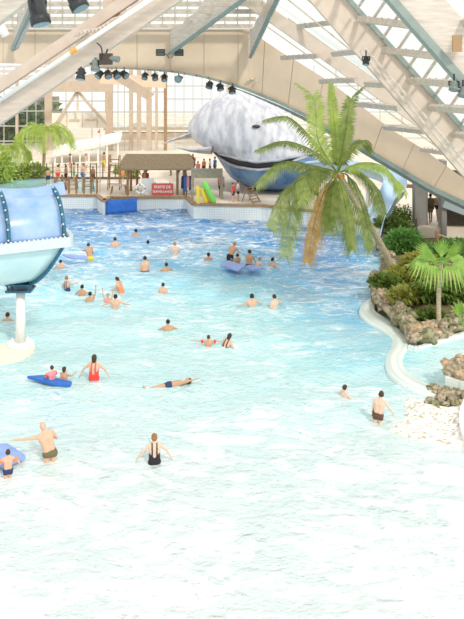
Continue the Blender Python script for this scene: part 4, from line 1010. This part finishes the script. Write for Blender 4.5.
def person(name, label, loc, face, hgt, skin='fair', hair='brown', hstyle='short', arms=('down', 'down'), lean_=0, side_=0, cloth=(), vox=.022, legs='stand', prone=False, group=None, cat='person', near=False):
    """loc is the point under the pelvis on the ground the feet reach; face is the heading in degrees (0 looks away from the camera)"""
    t = thing(name, label, cat, loc, R(face), group); s = hgt/1.75; bm = B()
    hip = V((0, 0, .95)); rot = Matrix.Rotation(-R(lean_), 3, 'X') @ Matrix.Rotation(R(side_), 3, 'Y'); inv = rot.inverted()
    T = lambda p: hip+rot @ (V(p)-hip)
    cp = lambda a, b, ra, rb: capsule(bm, V(a)*s, V(b)*s, ra*s, rb*s, 12)
    wom = 'woman' in label or 'girl' in label
    sw = .165 if wom else .185
    cp((-.075, 0, .92), (.075, 0, .92), .115, .115); cp(T((-.055, 0, 1.08)), T((.055, 0, 1.08)), .098, .098)
    for x in (-.06, .06): cp((x, 0, .95), T((x, 0, 1.1)), .11, .10); cp(T((x, 0, 1.1)), T((x*1.3, .0, 1.30)), .098, .108)
    cp(T((-sw*.55, .0, 1.32)), T((sw*.55, .0, 1.32)), .105, .105); cp(T((-sw, 0, 1.425)), T((sw, 0, 1.425)), .055, .055); cp(T((0, -.02, 1.40)), T((0, 0, 1.50)), .075, .052)
    for x in (-1, 1): cp(T((x*.05, -.01, 1.49)), T((x*sw*.8, 0, 1.43)), .035, .05)
    cp(T((0, .0, 1.46)), T((0, .01, 1.57)), .052, .05)
    if wom:
        for x in (-1, 1): cp(T((x*.07, .07, 1.27)), T((x*.07, .085, 1.26)), .055, .05)
    hc = T((0, .02, 1.635)); hrot = rot
    ellipsoid(bm, hc*s, (.078*s, .098*s, .115*s), 16, hrot); cp(T((0, .06, 1.585)), T((0, .075, 1.60)), .045, .045)
    cp(T((0, .112, 1.65)), T((0, .13, 1.62)), .009, .014)
    for x in (-1, 1): ellipsoid(bm, T((x*.08, .01, 1.63))*s, (.012*s, .022*s, .032*s), 8, hrot, 6)
    bands = []
    for k, sd_ in enumerate((-1, 1)):
        u_, f_ = ARMS[arms[k]]; u_ = V((u_[0]*sd_, u_[1], u_[2])).normalized(); f_ = V((f_[0]*sd_, f_[1], f_[2])).normalized()
        if arms[k] not in ('up', 'side', 'fwd', 'wide'): u_ = rot @ u_ if abs(lean_) < 30 else u_
        sh = T((sd_*sw, 0, 1.415)); el = sh+u_*.29; wr = el+f_*.25; cp(sh, el, .053, .038); cp(el, wr, .038, .025)
        bands.append((sh.lerp(el, .55), u_))
        pd = f_; ps = pd.cross(V((0, 0, 1)) if abs(pd.z) < .9 else V((0, 1, 0))).normalized(); pc = wr+pd*.05
        for q in (-.022, 0, .022): cp(wr+ps*q*.6, wr+pd*.085+ps*q, .020, .016)
        nrm = ps.cross(pd).normalized(); 
        if nrm.z > 0: nrm = -nrm
        fr_ = .0095 if near else .011
        for q, ln in ((-.034, .062), (-.012, .078), (.011, .073), (.033, .056)):
            a = wr+pd*.09+ps*q; b = a+(pd+ps*q*3).normalized()*ln*.5; c = b+(pd+ps*q*2+nrm*.5).normalized()*ln*.5; cp(a, b, fr_, fr_*.95); cp(b, c, fr_*.95, fr_*.8)
        a = wr+pd*.03-ps*.025*sd_; b = a+(pd*.6-ps*.8*sd_).normalized()*.045; cp(a, b, .012, .0105); cp(b, b+(pd*.9-ps*.3*sd_+nrm*.2).normalized()*.03, .0105, .009)
    for sd_ in (-1, 1):
        h0 = V((sd_*.085, 0, .90))
        if legs == 'sit': kn = h0+V((sd_*.05, .42, .02)); an = kn+V((0, .30, -.12)); tr = an+V((0, .05, .12))
        elif legs == 'kneel': kn = h0+V((sd_*.04, .22, -.36)); an = kn+V((0, -.38, -.06)); tr = an+V((0, -.12, -.03))
        elif legs == 'walk': kn = h0+V((sd_*.02, .12*sd_, -.42)); an = kn+V((0, -.06+.04*sd_, -.40)); tr = an+V((0, .15, -.06))
        else: kn = h0+V((sd_*.02, .02, -.43)); an = kn+V((0, -.02, -.40)); tr = an+V((sd_*.02, .15, -.055))
        cp(h0, kn, .090, .055); cp(kn, kn.lerp(an, .35), .055, .054); cp(kn.lerp(an, .35), an, .054, .034); cp(an, tr, .040, .026); cp(an+V((0, -.03, -.035)), an, .034, .034)
    me = remesh(bm, vox*max(s, .6), 2); me.materials.append(SK[skin])
    body = bpy.data.objects.new('body', me); C.objects.link(body); body.parent = t
    zoff = 0
    # clothing cut from the body surface and lifted off it
    for kind, cn in cloth:
        if kind == 'armbands':
            for c_, d_ in bands:
                bb = B(); n1, n2 = 14, 8; rt = lookrot(d_); rg = []
                for i in range(n1):
                    a = 2*math.pi*i/n1; rg.append([bb.verts.new(c_*s+rt @ V(((.058+.032*math.cos(2*math.pi*j/n2))*math.cos(a), (.058+.032*math.cos(2*math.pi*j/n2))*math.sin(a), .055*math.sin(2*math.pi*j/n2)))*max(s, .75)) for j in range(n2)])
                for i in range(n1):
                    for j in range(n2): bb.faces.new((rg[i][j], rg[i][(j+1) % n2], rg[(i+1) % n1][(j+1) % n2], rg[(i+1) % n1][j]))
                bmesh.ops.recalc_face_normals(bb, faces=bb.faces); obj('armband', bb, CL[cn], t, True)
            continue
        def inside(co_):
            v = co_/s
            q = hip+inv @ (v-hip) if v.z > .93 or abs(lean_) > 45 else v
            x, y, z = q; torso = abs(x) < (.16 if z > 1.12 else .20)
            if legs in ('sit', 'kneel') and z < .8 and kind != 'dress': return False
            if kind == 'trunks': return torso and .79 < z < 1.02
            if kind == 'briefs': return torso and .86 < z < 1.0
            if kind == 'shorts': return torso and .62 < z < 1.03
            if kind == 'bottom': return torso and .86 < z < .99
            if kind == 'top': return torso and 1.22 < z < 1.33
            if kind == 'shirt': return (abs(x) < .27 and .86 < z < 1.46) and (abs(x) < .2 or z > 1.22)
            if kind == 'onepiece':
                if not torso or z < .84: return False
                lowback = y < 0 and z > 1.06+.9*abs(x)
                straps = .055 < abs(x) < .095 and z < 1.49
                return (z < 1.34 and not lowback) or straps and z > 1.0
            return False
        bb = B(); bb.from_mesh(me); bb.normal_update()
        kill = [f for f in bb.faces if not inside(f.calc_center_median())]
        bmesh.ops.delete(bb, geom=kill, context='FACES')
        for v in bb.verts: v.co += v.normal*(.010+.004*s)
        bb.faces.ensure_lookup_table()
        if bb.faces:
            solid(bb, geom=bb.faces[:], thickness=.005)
            obj({'trunks': 'swim_trunks', 'briefs': 'swim_briefs', 'shorts': 'shorts', 'bottom': 'bikini_bottom', 'top': 'bikini_top', 'onepiece': 'swimsuit', 'shirt': 'shirt'}[kind], bb, CL[cn], t, True)
        else: bb.free()
    if hstyle != 'bald':
        bb = B(); vs_ = ellipsoid(bb, (0, -.004, .008), (.095, .112, .126), 20, None, 16)
        for v in vs_:
            if hstyle in ('long', 'bob') and v.co.y < .01 and v.co.z < 0: v.co.z -= (.16 if hstyle == 'long' else .05)*min(1, -v.co.z*9)*(1 if v.co.y < -.01 else .6); v.co.y += .01
            v.co += v.co.normalized()*.006*noise.noise(v.co*40)
        kill = [f for f in bb.faces if (lambda c: (c.y > .035 and c.z < .062) or (c.z < -.045 and hstyle == 'short') or (c.z < .02 and c.y > -.01 and hstyle != 'long'))(f.calc_center_median())]
        bmesh.ops.delete(bb, geom=kill, context='FACES'); 
        if hstyle == 'bun': ellipsoid(bb, (0, -.07, .10), (.05, .05, .045), 12, None, 8)
        if hstyle == 'tail': capsule(bb, (0, -.11, .03), (0, -.13, -.13), .035, .018, 8)
        solid(bb, geom=[f for f in bb.faces], thickness=.008)
        for v in bb.verts: v.co = (hc+hrot @ v.co)*s
        obj('hair', bb, HR[hair], t, True)
    bb = B()
    for x in (-1, 1): ellipsoid(bb, T((x*.032, .112, 1.652))*s, (.011*s, .007*s, .007*s), 8, hrot, 6)
    obj('eyes', bb, M['eye'], t, True)
    bb = B(); capsule(bb, T((-.018, .118, 1.592))*s, T((.018, .118, 1.592))*s, .006*s, .006*s, 6); obj('mouth', bb, M['lips'], t, True)
    if prone: t.rotation_euler = (R(-84), 0, R(face))
    return t

def swim(px, yw, ytop, face, hgt, label, **k):
    """a bather whose body meets the water at row yw and whose head top shows at row ytop"""
    g = G(px, yw, 0); top = (yw-ytop)*g.y/F+interp([(20, .06), (30, .12), (42, .20)], g.y)
    return person('person', label, (g.x, g.y, top-hgt), face, hgt, **k)

swim(50, 462, 424.5, 20, 1.78, 'bald man in dark trunks reaching out his left arm, standing in the shallow water', skin='fair', hstyle='bald', arms=('side', 'fwdlow'), lean_=14, side_=-14, cloth=[('briefs', 'olive')], vox=.012, near=True)
swim(8, 478, 452.5, 20, 1.12, 'small boy with orange armbands and navy trunks beside the blue raft', skin='fair', hair='brown', arms=('out', 'out'), cloth=[('trunks', 'navy'), ('armbands', 'orange')], vox=.014, near=True)
swim(154.5, 464, 437.5, 8, 1.5, 'woman with red-blond bun in a black low-backed swimsuit, alone in the foreground', skin='pale', hair='ginger', hstyle='bun', arms=('out', 'out'), lean_=6, cloth=[('onepiece', 'black')], vox=.012, near=True)
swim(94, 382, 358, -4, 1.6, 'woman in a bright red swimsuit with long brown hair, arms away from her sides', skin='fair', hair='brown', hstyle='long', arms=('out', 'out'), cloth=[('onepiece', 'red')], vox=.014, near=True)
swim(378, 422, 394, -25, 1.5, 'slim pale youth in brown trunks standing near the rocky cascade', skin='pale', hair='brown', arms=('down', 'out'), lean_=4, side_=8, cloth=[('trunks', 'brown')], vox=.013, near=True)
swim(344.5, 398, 388, -60, 1.4, 'dark-haired child up to the chest in water left of the pale youth', skin='pale', hair='brown', arms=('wide', 'wide'), cloth=[('trunks', 'navy')])
swim(64, 384.5, 370, -25, 1.25, 'brown-haired girl holding the blue mat with the small boy on it', skin='tan', hair='brown', hstyle='bob', arms=('fwd', 'fwd'), cloth=[('bottom', 'navy')], vox=.016)
g = G(52, 383, .05); person('person', 'toddler with red armbands sitting on the blue mat', (g.x, g.y, -.50), 40, 1.12, skin='fair', hair='brown', arms=('fwdlow', 'fwdlow'), legs='sit', cloth=[('armbands', 'red'), ('shirt', 'pink')], vox=.016)
# front crawl swimmer lying along the surface
t = person('person', 'swimmer lying face down in the water, head to the right', (0, 0, 0), 0, 1.6, skin='tan', hair='black', arms=('up', 'down'), cloth=[('trunks', 'navy')], prone=True)
g = G(189, 388.5, 0); t.rotation_euler = (0, 0, 0); t.matrix_world = Matrix.Translation(g+V((-1.15, 0, .02))) @ Matrix.Rotation(R(14), 4, 'Z') @ Matrix.Rotation(R(85), 4, 'Y') @ Matrix.Rotation(R(70), 4, 'Z') @ Matrix.Translation(V((0, 0, -.35)))

people = [
 (252, 307, 297.5, 15, 1.7, 'dark-haired man standing chest-deep with arms spread, left of a pair', dict(skin='fair', hair='black', arms=('wide', 'wide'), cloth=[('trunks', 'navy')])),
 (274.5, 308, 298, 30, 1.6, 'brown-haired bather right of the pair chatting in mid pool', dict(skin='pale', hair='brown', arms=('down', 'wide'), cloth=[('trunks', 'navy')])),
 (168, 330.5, 323, 10, 1.5, 'dark-haired bather up to the shoulders with arms out, alone in the middle', dict(skin='tan', hair='black', arms=('wide', 'wide'))),
 (208.5, 346, 338.5, 0, 1.2, 'child with red armbands afloat beside a leaning bather', dict(skin='tan', hair='brown', arms=('side', 'side'), cloth=[('armbands', 'red')])),
 (224, 347, 336.5, -30, 1.5, 'long-haired woman leaning forward next to the child with red armbands', dict(skin='fair', hair='brown', hstyle='long', arms=('fwd', 'out'), lean_=22, side_=10, cloth=[('onepiece', 'black')])),
 (108, 302, 297, 170, 1.4, 'child in pink raising both arms straight out of the water', dict(skin='fair', hair='blond', arms=('up', 'up'), cloth=[('onepiece', 'pink')])),
 (115.5, 309, 298, 5, 1.6, 'dark-haired bather seen from behind just right of the child with raised arms', dict(skin='fair', hair='black', arms=('wide', 'wide'), cloth=[('trunks', 'blue')])),
 (121.5, 290, 280, 60, 1.5, 'woman with sunburnt shoulders and brown hair tied back, bending left', dict(skin='fair', hair='brown', hstyle='tail', arms=('fwdlow', 'fwdlow'), lean_=25, cloth=[('onepiece', 'orange')])),
 (67.5, 291, 280, -40, 1.5, 'fair-haired bather turned right, behind the barrel slide', dict(skin='fair', hair='ginger', arms=('out', 'fwd'), side_=-8, cloth=[('onepiece', 'navy')])),
 (82, 294, 288.5, -20, 1.5, 'dark-haired swimmer with only head and shoulders out, arm pointing left', dict(skin='tan', hair='black', arms=('out', 'wide'))),
 (90, 300, 295.5, 10, 1.5, 'dark-haired child lifting the right arm above the water', dict(skin='tan', hair='black', arms=('down', 'up'))),
 (90, 258, 247, 30, 1.7, 'tanned bather in yellow leaning over the end of a blue mat', dict(skin='tan', hair='brown', arms=('fwd', 'fwdlow'), lean_=20, cloth=[('shorts', 'yellow')])),
 (60.5, 270, 263.5, 0, 1.5, 'pale bather half hidden at the right of the barrel slide', dict(skin='fair', hair='brown', arms=('out', 'out'))),
 (115, 249, 241, 10, 1.7, 'dark-haired man chest-deep, farther back above the tall-haired group', dict(skin='fair', hair='brown', arms=('down', 'down'))),
 (145, 272, 260, 10, 1.7, 'slim man with short dark hair standing waist-deep in the blue water', dict(skin='fair', hair='black', arms=('down', 'down'), cloth=[('trunks', 'navy')])),
 (136, 235, 232.5, 10, 1.7, 'tiny dark head of a swimmer far back, left of a splash', dict(skin='tan', hair='black')),
 (148, 247, 244, 10, 1.7, 'swimmer with only the dark head showing, between two standing men', dict(skin='tan', hair='black', arms=('wide', 'wide'))),
 (166.5, 272, 266.5, 20, 1.6, 'brown-haired swimmer with shoulders awash right of the slim man', dict(skin='tan', hair='brown', arms=('wide', 'wide'))),
 (175.5, 255, 246, 20, 1.7, 'pale bather standing chest-deep in the rear, bending a little', dict(skin='pale', hair='blond', arms=('wide', 'fwdlow'), lean_=10)),
 (208.5, 260, 256.5, 0, 1.7, 'lone black-haired head at the surface left of the mats', dict(skin='tan', hair='black')),
 (163, 292, 286.5, 0, 1.5, 'brown-haired head and neck of a swimmer above the pale band of water', dict(skin='fair', hair='brown')),
 (7.5, 321, 316, 0, 1.6, 'swimmer with spread arms near the left edge beyond the pole', dict(skin='fair', hair='brown', arms=('wide', 'wide'))),
 (230, 262, 244.5, -35, 1.8, 'broad man in dark shorts bending over the purple mat', dict(skin='tan', hair='blond', arms=('fwdlow', 'fwdlow'), lean_=34, cloth=[('shorts', 'black')])),
 (237.5, 266, 257.5, 20, 1.4, 'child between two men holding the purple mat', dict(skin='tan', hair='brown', arms=('fwd', 'fwd'))),
 (249, 268, 254, -15, 1.7, 'dark-haired man with bare back at the right end of the mats', dict(skin='tan', hair='black', arms=('fwd', 'fwdlow'), lean_=10, cloth=[('trunks', 'navy')])),
 (256, 269, 261, -60, 1.5, 'pale companion close to the right of the bare-backed man', dict(skin='pale', hair='blond', arms=('fwdlow', 'fwd'), lean_=20)),
 (272.5, 267.5, 261.5, -60, 1.6, 'black-haired swimmer right of the mats, head above the splashes', dict(skin='fair', hair='black', arms=('wide', 'wide'))),
]
for px, yw, yt, fc_, hg, lb, kw in people: swim(px, yw, yt, fc_, hg, lb, **kw)

def mate(label, corners, z, th, m, name='foam_mat'):
    ps = [G(x, y, z) for x, y in corners]; c = sum(ps, V())/len(ps); bm = B()
    vb = [bm.verts.new(p-c) for p in ps]; bm.faces.new(vb); solid(bm, geom=bm.faces[:], thickness=th); bmesh.ops.recalc_face_normals(bm, faces=bm.faces)
    bmesh.ops.bevel(bm, geom=bm.edges[:], offset=th*.3, segments=2); o = tag(obj(name, bm, M[m]), label, 'float'); o.location = c; return o
mate('long blue mat carrying the toddler with red armbands', [(27, 378.5), (44, 377.5), (72, 384), (70, 387), (52, 385.5)], .10, .09, 'bluemat')
mate('pale blue raft at the left edge beside the small boy', [(-18, 450), (7, 446.5), (26, 459), (4, 468), (-18, 466)], .12, .10, 'paleblue')
mate('purple-blue mat pulled by the broad man', [(220, 266), (229, 261.5), (245, 267), (238, 272)], .20, .07, 'paleblue')
mate('pale blue mat under the right hand of the bare-backed man', [(244, 268), (250, 266), (264, 269), (252, 271)], .18, .07, 'paleblue')
mate('thin pale blue mat stretching from the slide to the bather in yellow', [(62, 255.5), (68, 255.5), (88, 257.5), (88, 260), (70, 259)], .20, .07, 'paleblue')

# people on the decks
def stand(px, Y, face, hgt, label, grp=None, **k):
    Y = Y*.974; return person('person', label, ((px-CX)*Y/F, Y, DZ), face, hgt, group=grp, **k)
stand(145.5, 58.6, 180, 1.72, 'lifeguard in a red shirt standing inside the straw-roofed hut', skin='tan', hair='black', cloth=[('shirt', 'red'), ('shorts', 'red')])
stand(374, 49.6, 100, 1.25, 'child in red standing beyond the blue chute', skin='tan', hair='black', cloth=[('shirt', 'red'), ('shorts', 'red')])
stand(328, 52.5, 180, 1.7, 'tanned bather in trunks on the deck behind the hanging palm fronds', skin='tan', hair='brown', cloth=[('trunks', 'black')])
stand(430.5, 48.6, 5, 1.7, 'person in a dark outfit walking off between the grey pillars', skin='dark', hair='black', legs='walk', cloth=[('shirt', 'olive'), ('shorts', 'olive')])
stand(437.8, 49.0, 10, 1.65, 'person in black trunks partly hidden by the thin pillar', skin='tan', hair='brown', legs='walk', cloth=[('trunks', 'black')])
crowd = [(198, 66, 'pink'), (204, 67, 'orange'), (210, 66.5, 'white'), (215, 67, 'blue'), (193, 68, 'red'), (221, 57, 'pink'), (233, 55.2, 'red'), (238, 55.6, 'white'), (300, 55, 'green'), (316, 54.6, 'yellow'), (178, 68, 'blue'), (171, 67, 'pink')]
cl = {'pink': 'pink top', 'orange': 'orange top', 'white': 'white top', 'blue': 'blue top', 'red': 'red top', 'green': 'green top', 'yellow': 'yellow top'}
where = ['standing by the far glass front left of the whale', 'standing by the far glass front left of the whale', 'close to the whale flank', 'right beside the whale flank', 'behind the hut roof end', 'behind the green float', 'in the shade under the whale chin', 'in the shade under the whale chin', 'under the whale, right of the chin', 'on the deck by the palm fronds', 'beyond the hut, near the glass front', 'beyond the hut, near the glass front']
for k, ((x, Y, c_), w_) in enumerate(zip(crowd, where)):
    stand(x, Y, 40*k, 1.3+.08*(k % 6), 'person in a '+cl[c_]+' '+w_, skin=('fair', 'tan', 'dark')[k % 3], hair=('black', 'brown', 'blond')[k % 3], cloth=[('shirt', c_), ('shorts', ('navy', 'black')[k % 2])], vox=.03)
for k in range(11):
    x = (48, 58, 66, 74, 83, 93, 122, 86, 70, 104, 110)[k]; Y = (62, 63.2, 62.5, 63.4, 62.4, 63, 63.5, 69.5, 69, 69.3, 70)[k]
    stand(x, Y, 35*k, 1.3+.08*(k % 5), 'bather in '+('navy', 'red', 'black', 'green', 'blue', 'brown', 'orange', 'white', 'pink', 'yellow', 'olive')[k]+' shorts on the far left deck '+('by the rope fence', 'behind the railing')[k > 6], skin=('tan', 'fair', 'dark')[k % 3], hair=('brown', 'black')[k % 2], cloth=[('shorts', ('navy', 'red', 'black', 'green', 'blue', 'brown', 'orange', 'white', 'pink', 'yellow', 'olive')[k])], vox=.03)
